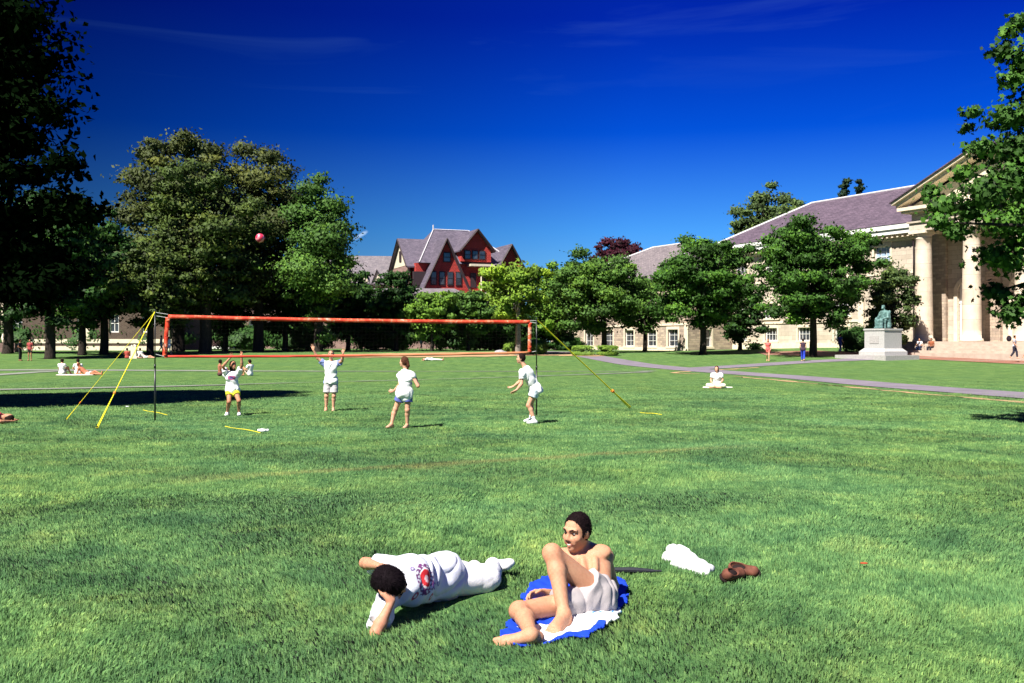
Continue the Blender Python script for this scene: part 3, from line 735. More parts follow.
wt.links.new(sky.outputs[0], mulc.inputs[6])
# polarised slide-film sky: deeper towards the zenith
tc = wnew('TexCoord'); sp = wnew('SeparateXYZ'); wt.links.new(tc.outputs['Generated'], sp.inputs[0])
rp = wnew('ValToRGB'); wt.links.new(sp.outputs[2], rp.inputs[0])
e = rp.color_ramp.elements
stops = [(0, (.42, .75, 1.05)), (.11, (.15, .52, 1.08)), (.205, (.003, .19, .97)), (.31, (.0015, .065, .75)), (1, (.03, .12, .5))]
while len(e) < len(stops): e.new(.5)
for el, (p_, c_) in zip(e, stops): el.position = p_; el.color = (*c_, 1)
# and towards the left, where polarisation is strongest
ax_ = wnew('MapRange'); wt.links.new(sp.outputs[0], ax_.inputs[0]); ax_.inputs[1].default_value = -.42; ax_.inputs[2].default_value = .12; ax_.inputs[3].default_value = .30; ax_.inputs[4].default_value = 1.0
axm = wnew('VectorMath'); axm.operation = 'SCALE'; wt.links.new(rp.outputs[0], axm.inputs[0]); wt.links.new(ax_.outputs[0], axm.inputs['Scale']); wt.links.new(axm.outputs[0], mulc.inputs[7])
# thin cirrus streaks
mp = wnew('Mapping'); wt.links.new(tc.outputs['Generated'], mp.inputs[0])
mp.inputs['Rotation'].default_value = (0, R(-17), 0); mp.inputs['Location'].default_value = (.35, .2, .1); mp.inputs['Scale'].default_value = (1.2, 1.2, 11.0)
nz = wnew('TexNoise'); nz.inputs['Scale'].default_value = 2.0; nz.inputs['Detail'].default_value = 7; nz.inputs['Roughness'].default_value = .55; nz.inputs['Distortion'].default_value = .8
wt.links.new(mp.outputs[0], nz.inputs['Vector'])
cr = wnew('ValToRGB'); wt.links.new(nz.outputs['Fac'], cr.inputs[0]); cr.color_ramp.elements[0].position = .55; cr.color_ramp.elements[1].position = .85
cr.color_ramp.elements[0].color = (0, 0, 0, 1); cr.color_ramp.elements[1].color = (.085, .085, .085, 1)
up = wnew('MapRange'); wt.links.new(sp.outputs[2], up.inputs[0]); up.inputs[1].default_value = .17; up.inputs[2].default_value = .28
mm = wnew('Math'); mm.operation = 'MULTIPLY'; wt.links.new(cr.outputs[0], mm.inputs[0]); wt.links.new(up.outputs[0], mm.inputs[1])
mc = wnew('Mix'); mc.data_type = 'RGBA'; wt.links.new(mm.outputs[0], mc.inputs[0]); wt.links.new(mulc.outputs[2], mc.inputs[6]); mc.inputs[7].default_value = (1.8, 4.5, 8.5, 1)
# one small bright wisp low over the roofs
cdir = norm(W(361, 235, 100) - V([0, 0, CAMH])); sb = wnew('VectorMath'); sb.operation = 'SUBTRACT'; wt.links.new(tc.outputs['Generated'], sb.inputs[0]); sb.inputs[1].default_value = cdir
m3 = wnew('Mapping'); m3.vector_type = 'TEXTURE'; wt.links.new(sb.outputs[0], m3.inputs[0]); m3.inputs['Rotation'].default_value = (0, R(-32), 0); m3.inputs['Scale'].default_value = (.0085, .02, .0022)
n3 = wnew('TexNoise'); n3.inputs['Scale'].default_value = 260; n3.inputs['Detail'].default_value = 3; wt.links.new(tc.outputs['Generated'], n3.inputs['Vector'])
l3 = wnew('VectorMath'); l3.operation = 'LENGTH'; wt.links.new(m3.outputs[0], l3.inputs[0])
a3 = wnew('Math'); a3.operation = 'ADD'; wt.links.new(l3.outputs['Value'], a3.inputs[0]); wt.links.new(n3.outputs['Fac'], a3.inputs[1])
r3 = wnew('MapRange'); wt.links.new(a3.outputs[0], r3.inputs[0]); r3.inputs[1].default_value = 1.6; r3.inputs[2].default_value = .9; r3.inputs[3].default_value = 0; r3.inputs[4].default_value = .7
mc2 = wnew('Mix'); mc2.data_type = 'RGBA'; wt.links.new(r3.outputs[0], mc2.inputs[0]); wt.links.new(mc.outputs[2], mc2.inputs[6]); mc2.inputs[7].default_value = (4.5, 6.2, 8.5, 1); mc = mc2
bg = wnew('Background'); bg.inputs[1].default_value = SKYS; wt.links.new(mc.outputs[2], bg.inputs[0])
wo = wnew('OutputWorld'); wt.links.new(bg.outputs[0], wo.inputs[0])
sc.view_settings.view_transform = 'Standard'; sc.view_settings.look = 'None'; sc.view_settings.exposure = 1.3; sc.view_settings.gamma = 1
sc.view_settings.use_curve_mapping = False
sc.cycles.use_denoising = True; sc.cycles.max_bounces = 6; sc.cycles.diffuse_bounces = 3; sc.cycles.transparent_max_bounces = 8
sc.cycles.use_adaptive_sampling = True; sc.cycles.adaptive_threshold = .02; sc.cycles.sample_clamp_indirect = 4

# ================================================================== ground
xs = np.concatenate([-np.geomspace(2000, 60, 14), np.arange(-55, 56, 1.0), np.geomspace(60, 2000, 14)])
ds = np.concatenate([[-300, -60, -20], np.arange(-8, 140, 1.0), np.geomspace(142, 2500, 26)])
GX, GD = np.meshgrid(xs, ds); GZ = gz(GX, np.maximum(GD, 0))
vv = np.stack([GX, GD, GZ], -1).reshape(-1, 3); nx = len(xs); ny = len(ds)
i = np.arange(nx - 1)[None, :] + nx * np.arange(ny - 1)[:, None]; i = i.ravel()
gr = link('lawn', npmesh('lawn', vv, np.stack([i, i + 1, i + 1 + nx, i + nx], 1), True), mat_lawn()); gr['kind'] = 'structure'; gr['label'] = 'wide mown green lawn of a campus quad'

def strip(name, pxs, wid, mat, lift=.02, label=None, ragged=0.0, seed=0, skirt=True):
    """path following picture points laid on the lawn"""
    pts = [ground(*p)[:2] for p in pxs]; r = np.random.default_rng(seed)
    P = []; Wd = []
    for a, b, w0, w1 in zip(pts[:-1], pts[1:], wid[:-1], wid[1:]):
        n = max(2, int(np.linalg.norm(b - a) / .8))
        for k in range(n): t = k / n; P.append(a + (b - a) * t); Wd.append(w0 + (w1 - w0) * t)
    P.append(pts[-1]); Wd.append(wid[-1]); P = V(P); Wd = V(Wd)
    for _ in range(6): P[1:-1] = (P[:-2] + 2 * P[1:-1] + P[2:]) / 4
    T = np.gradient(P, axis=0); T /= np.linalg.norm(T, axis=1)[:, None]; Nn = np.stack([-T[:, 1], T[:, 0]], 1)
    m = 5; rows = []
    jit = ragged * r.normal(size=(len(P), 2))
    for j in range(m):
        o = (j / (m - 1) - .5) * Wd + (jit[:, 0] if j == 0 else 0) + (jit[:, 1] if j == m - 1 else 0)
        q = P + Nn * o[:, None]; rows.append(np.stack([q[:, 0], q[:, 1], gz(q[:, 0], q[:, 1]) + lift], 1))
    vv = np.stack(rows, 1).reshape(-1, 3)
    a = (np.arange(len(P) - 1)[:, None] * m + np.arange(m - 1)[None]).ravel()
    o = link(name, npmesh(name, vv, np.stack([a, a + 1, a + m + 1, a + m], 1)), mat); o['kind'] = 'structure'
    if label: o['label'] = label
    return o
strip('path', [(540, 351.5), (575, 353.5), (600, 358), (640, 365), (700, 370.5), (800, 377.5), (900, 386.5), (1024, 395.5), (1150, 405)], [2.6] * 6 + [2.7, 2.8, 2.8], M_ASPH, label='grey asphalt path crossing the quad')
strip('path', [(690, 369), (760, 365), (800, 362.2), (860, 359.5), (905, 357)], [2.4, 2.6, 2.6, 2.6, 3], M_ASPH, .024, 'asphalt walk branching to the statue')
strip('path', [(-140, 372), (0, 370), (100, 370.3), (240, 371.2), (400, 371.6), (640, 371.6), (655, 371)], [1.9, 1.9, 1.8, 1.3, .4, .4, .8], M_PAVE, .022, 'pale gravel path across the far lawn', .1, 7)
strip('path', [(-60, 379), (0, 375), (50, 371.2), (90, 370.4)], [1.2, 1.2, 1.1, 1.0], M_PAVE, .026, 'pale gravel path joining from the left', .1, 8)
strip('path', [(-80, 392), (0, 390), (110, 388), (200, 386), (300, 383), (430, 380), (520, 377), (620, 373.5), (650, 372)], [1.0, 1.0, .9, .7, .28, .22, .2, .5, .7], M_PAVE, .028, 'narrow worn path across the near lawn', .09, 6)
strip('worn_earth', [(300, 357), (345, 356), (420, 355.5), (480, 354.5), (540, 353.5), (600, 356.5)], [1.5, 8, 10, 10, 8, 2.0], M_DIRT, .035, 'dry tan strip of worn earth', .3, 3)
strip('worn_earth', [(735, 376.5), (800, 382.3), (900, 392.0), (1024, 402.5), (1150, 413)], [.15, .2, .3, .38, .4], M_DIRT, .012, 'dry tan edge beside the asphalt path', .12, 4)
strip('worn_earth', [(760, 367.5), (700, 371), (660, 373), (700, 374)], [.3, .5, .3, .2], M_DIRT, .014, 'dry tan patch where paths meet', .1, 5)

# ================================================================== main hall (long, with portico)
def facade(mb, x0, x1, y, z0, z1, opens, depth=.25, flip=1, axis='x'):
    """wall sheet with real openings and reveals; opens: (xa, xb, za, zb)"""
    xs_ = sorted({x0, x1, *[o[0] for o in opens], *[o[1] for o in opens]}); zs_ = sorted({z0, z1, *[o[2] for o in opens], *[o[3] for o in opens]})
    P = (lambda x, yy, z: (x, yy, z)) if axis == 'x' else (lambda x, yy, z: (yy, x, z))
    inside = lambda x, z: any(o[0] < x < o[1] and o[2] < z < o[3] for o in opens)
    for a, b in zip(xs_[:-1], xs_[1:]):
        for c, d in zip(zs_[:-1], zs_[1:]):
            if not inside((a + b) / 2, (c + d) / 2): mb.add([P(a, y, c), P(b, y, c), P(b, y, d), P(a, y, d)], [(0, 1, 2, 3)])
    for a, b, c, d in opens:
        y2 = y + depth * flip
        for q in ([(a, y, c), (b, y, c), (b, y2, c), (a, y2, c)], [(a, y, d), (a, y2, d), (b, y2, d), (b, y, d)], [(a, y, c), (a, y2, c), (a, y2, d), (a, y, d)], [(b, y, c), (b, y, d), (b, y2, d), (b, y2, c)]):
            mb.add([P(*t) for t in q], [(0, 1, 2, 3)])
def boxax(mb, axis, x0, x1, y0, y1, z0, z1):
    (mb.box(x0, x1, y0, y1, z0, z1) if axis == 'x' else mb.box(y0, y1, x0, x1, z0, z1))
def window(root, a, b, c, d, y, depth=.25, flip=1, axis='x', cols=3, rows=2, frame=None, glass=None, surround=None, sill=True, fw=.07, label=None):
    """joinery in an opening: frame with muntins, pane behind, stone surround"""
    frame = frame or M_WHITE; mb = MB(); yf = y + depth * flip
    ylo, yhi = sorted((yf - .06 * flip, yf + .02 * flip))
    for q in ((a, a + fw, c, d), (b - fw, b, c, d)): boxax(mb, axis, q[0], q[1], ylo, yhi, q[2], q[3])
    for q in ((c, c + fw), (d - fw, d)): boxax(mb, axis, a + fw, b - fw, ylo, yhi, q[0], q[1])
    y3, y4 = sorted((yf - .04 * flip, yf + .0 * flip)); m = fw * .5
    for k in range(1, cols):
        x = a + (b - a) * k / cols; boxax(mb, axis, x - m / 2, x + m / 2, y3, y4, c + fw, d - fw)
    y3, y4 = sorted((yf - .045 * flip, yf - .005 * flip))
    for k in range(1, rows):
        z = c + (d - c) * k / rows; boxax(mb, axis, a + fw, b - fw, y3, y4, z - m * .6, z + m * .6)
    wo_ = mb.build('window', frame, root)
    g = MB(); ylo, yhi = sorted((yf + .03 * flip, yf + .05 * flip)); boxax(g, axis, a, b, ylo, yhi, c, d); g.build('pane', glass or M_GLASS, wo_)
    if surround:
        s_ = MB(); t = .22; ylo, yhi = sorted((y - .06 * flip, y + .04 * flip))
        boxax(s_, axis, a - t, a, ylo, yhi, c, d); boxax(s_, axis, b, b + t, ylo, yhi, c, d); boxax(s_, axis, a - t, b + t, ylo, yhi, d, d + t * 1.5)
        ylo, yhi = sorted((y - .14 * flip, y + .04 * flip)); boxax(s_, axis, a - t * 1.3, b + t * 1.3, ylo, yhi, c - .22, c)
        s_.build('window_surround', surround, wo_)
    if label: wo_['label'] = label
    return wo_
AR = math.atan2(-.878, .479)
HALL = (38.0, 92.4, 0.0)
hall = empty('stone_hall', HALL, AR); tag(hall, 'long limestone hall with columned portico and purple slate roof behind the statue', 'building')
Z0 = .3; EZ = 12.0; XL, XR, DY = -28.0, 21.0, 18.0
opens = []; wins = []
for x in (-24.5, -19.7, -14.7, -9.6, -4.5):
    for (c, d, wd) in ((2.0, 3.4, 1.9), (4.5, 6.1, 2.2), (9.6, 11.1, 1.9)):
        o = (x - wd / 2, x + wd / 2, c, d); opens.append(o); wins.append((o, c))
opens += [(4.0, 5.9, 1.9, 7.3), (9.3, 11.3, 1.9, 7.3), (14.7, 16.6, 1.9, 7.3), (4.3, 5.6, 9.0, 10.8), (9.6, 11.0, 9.0, 10.8), (15, 16.3, 9, 10.8)]
mb = MB(); facade(mb, XL, XR, 0, Z0, EZ, opens)
lo_ = []; 
for y in (4.0, 9.0, 14.0):
    for (c, d) in ((4.5, 6.1), (9.6, 11.1)): lo_.append((y - 1, y + 1, c, d))
facade(mb, 0, DY, XL, Z0, EZ, lo_, axis='y')
mb.add([(XR, 0, Z0), (XR, DY, Z0), (XR, DY, EZ), (XR, 0, EZ)], [(0, 1, 2, 3)]); mb.add([(XL, DY, Z0), (XR, DY, Z0), (XR, DY, EZ), (XL, DY, EZ)], [(0, 1, 2, 3)])
mb.build('wall', M_LIME, hall)
for o, c in wins:
    window(hall, *o, 0, cols=4 if c < 9 else 3, rows=3 if c > 4 else 2, surround=M_TRIM, glass=M_SHADE if (c > 9 and o[0] > -6) else None)
for o in lo_: window(hall, *o, XL, axis='y', cols=3, rows=2, surround=M_TRIM)
for o in ((4.3, 5.6, 9.0, 10.8), (9.6, 11.0, 9.0, 10.8), (15, 16.3, 9, 10.8)): window(hall, *o, 0, cols=2, rows=2)
# plinth, string courses, pilaster strips
mb = MB(); mb.box(XL - .1, 1.4, -.12, -.002, Z0, 1.75); mb.box(XL - .08, 1.4, -.10, -.002, 3.85, 4.1); mb.box(XL - .08, 1.4, -.08, -.002, 8.3, 8.6); mb.box(XL - .12, XL - .002, -.002, DY, Z0, 1.75)
for x in (-27.7, -7.0, 0.4): mb.box(x - .35, x + .35, -.16, -.121, 1.75, 11.95)
mb.build('string_course', M_TRIM, hall)
mb = MB(); mb.tube([(-.65, -.3, 11.4), (-.65, -.24, 10.8), (-.65, -.22, 1.2)], .07, 8); mb.build('downpipe', M_DKTRIM, hall)
# cornice: white gutter board over dark modillions
mb = MB(); mb.box(XL - .9, 1.6, -.9, .1, 12.05, 12.5); mb.box(XL - 1.05, 1.6, -1.05, .05, 12.502, 12.95); mb.box(XL - .9, XL + .1, .102, DY + .9, 12.05, 12.5); mb.box(XL - 1.05, XL + .05, .102, DY + 1.0, 12.502, 12.95)
mb.build('cornice', M_WHITE, hall)
mb = MB()
x = XL - .6
while x < 1.3: mb.box(x, x + .22, -.75, -.003, 11.75, 12.045); x += .6
mb.box(XL, 1.4, -.2, -.003, 11.5, 11.745)
mb.build('bracket_row', M_TRIM, hall)
def hip(mb, x0, x1, y0, y1, z0, zr, xa, xb, yr):
    mb.add([(x0, y0, z0), (x1, y0, z0), (x1, y1, z0), (x0, y1, z0), (xa, yr, zr), (xb, yr, zr)], [(0, 1, 5, 4), (1, 2, 5), (2, 3, 4, 5), (3, 0, 4), (0, 3, 2, 1)])
mb = MB(); hip(mb, XL - 1.1, XR + 1.1, -1.1, DY + 1.1, 12.96, 18.1, -22.6, 15.5, 9.0); rf = mb.build('roof', M_SLATEP, hall)
mb = MB(); mb.tube([(-22.6, 9, 18.12), (15.5, 9, 18.12)], .13, 6); mb.tube([(-22.6, 9, 18.12), (XL - 1.1, -1.1, 13.0)], .13, 6); mb.tube([(-22.6, 9, 18.12), (XL - 1.1, DY + 1.1, 13.0)], .13, 6); mb.build('ridge_capping', M_METAL, rf)
# portico
for x in (3.1, 7.9, 12.7, 17.5):
    mb = MB(); prof = [(.95, 1.9), (.95, 2.0), (.90, 2.05), (.90, 2.14)] 
    for k in range(13):
        t = k / 12; prof.append((.78 - .12 * t ** 1.6, 2.15 + 8.75 * t))
    prof += [(.70, 10.95), (.70, 11.02), (.66, 11.04), (.68, 11.2), (.86, 11.38), (.86, 11.4)]
    mb.lathe(prof, x, -3.5, 28); c_ = mb.build('column', M_COL, hall)
    for p_ in c_.data.polygons: p_.use_smooth = True
    mb = MB(); mb.box(x - .9, x + .9, -4.4, -2.6, 11.402, 11.62); mb.build('capital', M_TRIM, c_)
mb = MB(); mb.box(2.2, 18.4, -4.3, -2.7, 11.622, 12.5); mb.box(2.2, 3.8, -2.698, 0, 11.622, 12.5); mb.box(16.8, 18.4, -2.698, 0, 11.622, 12.5); mb.box(2.35, 18.25, -4.15, 8.9, 12.502, 13.25)
mb.box(2.05, 18.55, -4.45, .0, 12.35, 12.48 + .02)
mb.build('entablature', M_LIME, hall)
mb = MB(); mb.box(1.75, 18.85, -4.8, .2, 13.252, 13.45); mb.box(1.5, 19.1, -5.05, .2, 13.452, 13.75); mb.build('portico_cornice', M_TRIM, hall)
PX0, PX1, PXC, PZ, PA = 1.4, 19.2, 10.3, 13.76, 17.6
def rake(y0, y1, up, th, ex=0, mat=None, name='raking_cornice'):
    mb = MB(); sl = (PA - PZ) / (PXC - PX0)
    for sgn in (-1, 1):
        xe = PX0 - ex if sgn < 0 else PX1 + ex; ze = PZ - ex * sl + up
        a = [(xe, y0, ze), (PXC, y0, PA + up), (PXC, y0, PA + up + th), (xe, y0, ze + th)]; b = [(p[0], y1, p[2]) for p in a]
        mb.add(a + b, [(0, 1, 2, 3), (7, 6, 5, 4), (0, 4, 5, 1), (1, 5, 6, 2), (2, 6, 7, 3), (3, 7, 4, 0)])
    return mb.build(name, mat, hall)
rake(-5.05, -4.0, .02, .34, 0, M_TRIM); rake(-5.35, -3.95, .365, .22, .25, M_TRIM, 'raking_moulding')
rake(-5.5, 9.0, .60, .10, .38, M_SLATEP, 'portico_roof')
mb = MB(); mb.add([(PX0 + .6, -3.99, PZ), (PX1 - .6, -3.99, PZ), (PXC, -3.99, PA - .2), (PX0 + .6, -3.6, PZ), (PX1 - .6, -3.6, PZ), (PXC, -3.6, PA - .2)], [(0, 1, 2), (5, 4, 3), (0, 3, 4, 1), (1, 4, 5, 2), (2, 5, 3, 0)]); mb.build('tympanum', M_CREAM, hall)
mb = MB()
for a, b in ((1.5, 2.9), (6.9, 8.3), (12.0, 13.4), (17.0, 18.4)): mb.box(a, b, -.35, -.003, 1.9, 11.6)
mb.build('pilaster', M_RUBBLE, hall)
for x in (4.95, 10.3, 15.65):
    mb = MB()
    for s_ in (-1, 1): mb.box(x + s_ * 1.2 - .18, x + s_ * 1.2 + .18, -.14, -.002, 1.9, 6.3)
    n = 12
    for k in range(n):
        a0, a1 = math.pi * k / n, math.pi * (k + 1) / n
        q = [(x + r_ * math.cos(a), yy, 6.3 + r_ * math.sin(a)) for yy in (-.14, -.002) for r_, a in ((1.02, a0), (1.38, a0), (1.38, a1), (1.02, a1))]
        mb.add(q, [(0, 1, 2, 3), (7, 6, 5, 4), (1, 5, 6, 2), (0, 3, 7, 4)])
    mb.build('door_arch', M_TRIM, hall)
for x0, x1 in ((4.0, 5.9), (9.3, 11.3), (14.7, 16.6)):
    mb = MB(); xc = (x0 + x1) / 2; mb.box(x0, x1, .16, .2, 1.9, 7.3)
    for s_ in (0, 1):
        a = x0 + .08 + s_ * (xc - x0 - .04); b = a + (xc - x0) - .12
        mb.box(a, b, .11, .158, 1.95, 5.2)
    mb.box(x0, x1, .08, .158, 5.28, 5.45); d_ = mb.build('door', M_WHITE, hall)
    mb = MB()
    for s_ in (0, 1):
        a = x0 + .08 + s_ * (xc - x0 - .04); b = a + (xc - x0) - .12
        mb.box(a + .25, b - .25, .085, .108, 3.1, 4.9); mb.box(a + .15, b - .15, .12, .157, 5.55, 6.9)
    mb.build('pane', M_GLASS, d_)
# steps and platform
mb = MB(); mb.box(1.3, 20.4, -5.2, -.003, Z0, 1.9)
for k in range(5): mb.box(1.2 - .1 * k, 20.7 + .1 * k, -5.2 - .38 * (k + 1), -5.2 - .38 * k - .001, Z0, 1.9 - .19 * (k + 1))
mb.build('steps', mat_plain('step_stone', (.42, .34, .28), .9, .1, 2, .15, .3), hall)
# lower wing, rubble stone
mx0, mx1, my0, my1 = -56.0, -25.9, -6.6, 8.6
wing = empty('stone_wing', HALL, AR); tag(wing, 'lower rubble stone wing with weathered grey hipped roof left of the columned hall', 'building')
ops = [(x - .95, x + .95, 1.35, 3.3) for x in (-28.6, -32.7, -37.2, -41.7, -46.2, -50.7)] + [(x - .8, x + .8, 5.4, 7.4) for x in (-32.7, -37.2, -41.7, -46.2, -50.7)]
mb = MB(); facade(mb, mx0, mx1, my0, Z0 - .3, 8.7, ops); sops = [(-4.6, -3.2, 1.3, 3.3), (-4.6, -3.2, 5.2, 7.0)]
facade(mb, my0, my1, mx1, Z0 - .3, 8.7, sops, flip=-1, axis='y'); facade(mb, my0, my1, mx0, Z0 - .3, 8.7, [], axis='y')
mb.add([(mx0, my1, 0), (mx1, my1, 0), (mx1, my1, 8.7), (mx0, my1, 8.7)], [(0, 1, 2, 3)]); mb.build('wall', M_RUBBLE, wing)
for o in ops: window(wing, *o, my0, cols=2, rows=3, surround=M_TRIM, frame=M_WHITE if o[2] < 2 else M_CREAM)
for o in sops: window(wing, *o, mx1, flip=-1, axis='y', cols=2, rows=2, surround=M_TRIM)
mb = MB(); mb.box(mx0 - .1, mx1 + .1, my0 - .1, my0 - .003, 0, 1.25); mb.box(mx0 - .1, mx1 + .1, my0 - .09, my0 - .003, 3.75, 4.0); mb.box(mx1 - .6, mx1 + .06, my0 - .08, my0 - .003, 1.252, 3.74); mb.build('string_course', M_TRIM, wing)
mb = MB(); mb.box(mx0 - .7, mx1 + .7, my0 - .7, my1 + .7, 8.71, 9.2); mb.build('cornice', M_TRIM, wing)
mb = MB(); hip(mb, mx0 - .9, mx1 + .9, my0 - .9, my1 + .9, 9.21, 14.2, -42.5, -36.5, 1.0); rf = mb.build('roof', M_SLATEM, wing)
mb = MB(); mb.tube([(-42.5, 1, 14.22), (-36.5, 1, 14.22)], .12, 6)
for a, b in (((-36.5, 1, 14.22), (mx1 + .9, my0 - .9, 9.25)), ((-42.5, 1, 14.22), (mx0 - .9, my0 - .9, 9.25)), ((-36.5, 1, 14.22), (mx1 + .9, my1 + .9, 9.25))): mb.tube([a, b], .14, 6)
mb.build('ridge_capping', M_METAL, rf)

# paving before the hall, statue
def patch(name, pts, mat, lift, label=None, n=26):
    """ground polygon (convex, world xy) draped over the lawn"""
    P = V(pts); c = P.mean(0); rings = 10; out = []
    E = []
    for a, b in zip(P, np.roll(P, -1, 0)):
        for k in range(6): E.append(a + (b - a) * k / 6)
    E = V(E); vs = []; 
    for r_ in range(rings + 1):
        q = c + (E - c) * r_ / rings; vs.append(np.stack([q[:, 0], q[:, 1], gz(q[:, 0], q[:, 1]) + lift], 1))
    m = len(E); vv = np.vstack(vs); fs = []
    for r_ in range(rings):
        for j in range(m): fs.append((r_*m+j, r_*m+(j+1)%m, (r_+1)*m+(j+1)%m, (r_+1)*m+j))
    o = link(name, npmesh(name, vv, V(fs)), mat); o['kind'] = 'structure'; o['label'] = label; return o
def hl(x, y):   # hall local -> world xy
    return V([HALL[0] + .479 * x + .878 * y, HALL[1] - .878 * x + .479 * y])
patch('plaza', [hl(-6, -7.0), hl(23, -7.0), hl(23, -12.5), hl(10, -11.5), hl(-4, -15.5), hl(-9, -12)], M_BRPAVE, .03, 'reddish brick paving before the portico steps')
SP = ground(883, 357.5); sd_ = 79.0; SP = V([(883 - 512) / FP * sd_, sd_, float(gz((883 - 512) / FP * sd_, sd_))])
stt = empty('statue', SP, AR); tag(stt, 'green bronze seated figure on a pale granite pedestal before the portico', 'statue')
M_GRAN = mat_plain('pale_granite', (.40, .39, .38), .7, .3, 12, .15, .2); M_GRAN2 = mat_plain('grey_granite', (.36, .34, .33), .8, .2, 9, .2, .2)
mb = MB(); mb.box(-3.2, 1.9, -1.9, 1.9, -.4, .32); mb.build('base_step', M_GRAN2, stt)
mb = MB(); mb.box(-1.28, 1.28, -1.28, 1.28, .322, .62)
mb.add([(-1.26, -1.26, .62), (1.26, -1.26, .62), (1.26, 1.26, .62), (-1.26, 1.26, .62), (-1.02, -1.02, .86), (1.02, -1.02, .86), (1.02, 1.02, .86), (-1.02, 1.02, .86)], [(0, 1, 5, 4), (1, 2, 6, 5), (2, 3, 7, 6), (3, 0, 4, 7), (4, 5, 6, 7)])
mb.box(-.98, .98, -.98, .98, .862, 2.28); mb.box(-1.04, 1.04, -1.04, 1.04, 2.282, 2.42); mb.build('pedestal', M_GRAN, stt)
mb = MB(); mb.box(-.45, .45, -1.01, -.982, 1.25, 1.85); mb.build('plaque', M_GRAN2, stt)
S = SDF(); s_ = 1.30; z0 = 2.42
q = lambda x, y, z: V([x * s_, y * s_, z0 + z * s_])
S.cap(q(-.22, .22, .25), q(.22, .22, .25), .20 * s_, .20 * s_, .05); S.cap(q(-.24, .30, .2), q(-.24, .28, 1.05), .09 * s_, .08 * s_, .05); S.cap(q(.24, .30, .2), q(.24, .28, 1.05), .09 * s_, .08 * s_, .05)
S.cap(q(-.2, .32, 1.0), q(.2, .32, 1.0), .09 * s_, .09 * s_, .05); S.ell(q(0, .28, .6), V([.26, .10, .42]) * s_)
S.cap(q(0, .08, .55), q(0, .10, .95), .20 * s_, .21 * s_, .06); S.cap(q(-.2, .1, 1.02), q(.2, .1, 1.02), .10 * s_, .10 * s_, .06)
S.cap(q(0, .08, 1.1), q(0, .06, 1.2), .075 * s_, .07 * s_, .04); S.ell(q(0, .03, 1.33), V([.095, .115, .135]) * s_, k=.03); S.ell(q(0, -.05, 1.25), V([.07, .06, .08]) * s_, k=.03)
for g in (-1, 1):
    S.cap(q(g * .26, .1, .98), q(g * .36, 0, .68), .09 * s_, .08 * s_, .04); S.cap(q(g * .36, 0, .68), q(g * .28, -.3, .62), .075 * s_, .05 * s_, .04)
    S.cap(q(g * .12, .1, .48), q(g * .17, -.36, .5), .13 * s_, .115 * s_, .05); S.cap(q(g * .17, -.36, .48), q(g * .16, -.34, .06), .12 * s_, .12 * s_, .05); S.cap(q(g * .17, -.34, .06), q(g * .19, -.52, .05), .06 * s_, .05 * s_, .03)
    S.cap(q(g * .34, .2, .5), q(g * .34, -.2, .5), .05 * s_, .05 * s_, .03); S.cap(q(g * .34, -.2, .5), q(g * .34, -.2, .05), .05 * s_, .05 * s_, .03)
    S.cap(q(g * .30, .15, .9), q(g * .34, .1, .1), .10 * s_, .14 * s_, .06)
S.cap(q(0, -.3, .42), q(0, -.3, .1), .12 * s_, .15 * s_, .08)
v, f = S.mesh(.035, noise=(.012, 14), clips=[(V([0, 0, z0]), V([0, 0, -1.]))])
t = NT('verdigris'); n_ = t.noise(3, 5, .7, vec=t.obj()); M_VERD = t.bsdf(t.ramp(n_, [(.3, (.04, .09, .085)), (.52, (.12, .22, .21)), (.75, (.24, .36, .34))]), .7, n_, .5, .03, .3, .3)
link('figure', npmesh('figure', v, f, True), M_VERD, stt)

# ================================================================== red gabled house
house = empty('gabled_house', (-16.0, 160, 0), R(21)); house.scale = (.90, 1.3, 1); tag(house, 'tall red gabled house with purple slate roofs rising above the distant trees', 'building')
def prism(mb, x0, x1, y0, y1, z0, zr, axis):
    """gable roof; axis = ridge direction"""
    if axis == 'x':
        ym = (y0 + y1) / 2; mb.add([(x0,y0,z0),(x1,y0,z0),(x1,y1,z0),(x0,y1,z0),(x0,ym,zr),(x1,ym,zr)], [(0,1,5,4),(2,3,4,5),(0,4,3),(1,2,5),(0,3,2,1)])
    else:
        xm = (x0 + x1) / 2; mb.add([(x0,y0,z0),(x1,y0,z0),(x1,y1,z0),(x0,y1,z0),(xm,y0,zr),(xm,y1,zr)], [(1,2,5,4),(3,0,4,5),(0,1,4),(2,3,5),(0,3,2,1)])
def slabroof(mb, axis, c0, c1, half, z0, zr, th=.22, mid=0.0):
    """two thick roof slopes about a ridge; c0..c1 along the ridge"""
    for sg in (-1, 1):
        e = [(c0, mid, zr), (c1, mid, zr), (c1, mid + sg * half, z0), (c0, mid + sg * half, z0)]
        vs = [(p[0], p[1], p[2] + h_) for h_ in (0, th) for p in e]
        if axis == 'y': vs = [(p[1], p[0], p[2]) for p in vs]
        mb.add(vs, [(0, 1, 2, 3), (7, 6, 5, 4), (0, 4, 5, 1), (1, 5, 6, 2), (2, 6, 7, 3), (3, 7, 4, 0)])
mb = MB(); mb.box(0.6, 19, .02, 11, -2, 14.6); mb.build('wall', M_RED, house)
mb = MB(); mb.box(0, 2.4, -.5, -.0, -2, 13.2); mb.build('corner_bay', M_DKTRIM, house)
mb = MB(); mb.box(-.35, -.01, 1.0, 9.0, -2, 14.3); mb.build('side_wall', M_PINKST, house)
mb = MB(); prism(mb, -.3, 6, 1.2, 8.8, 14.4, 18.7, 'x'); g_ = mb.build('cream_gable', M_CREAM, house)
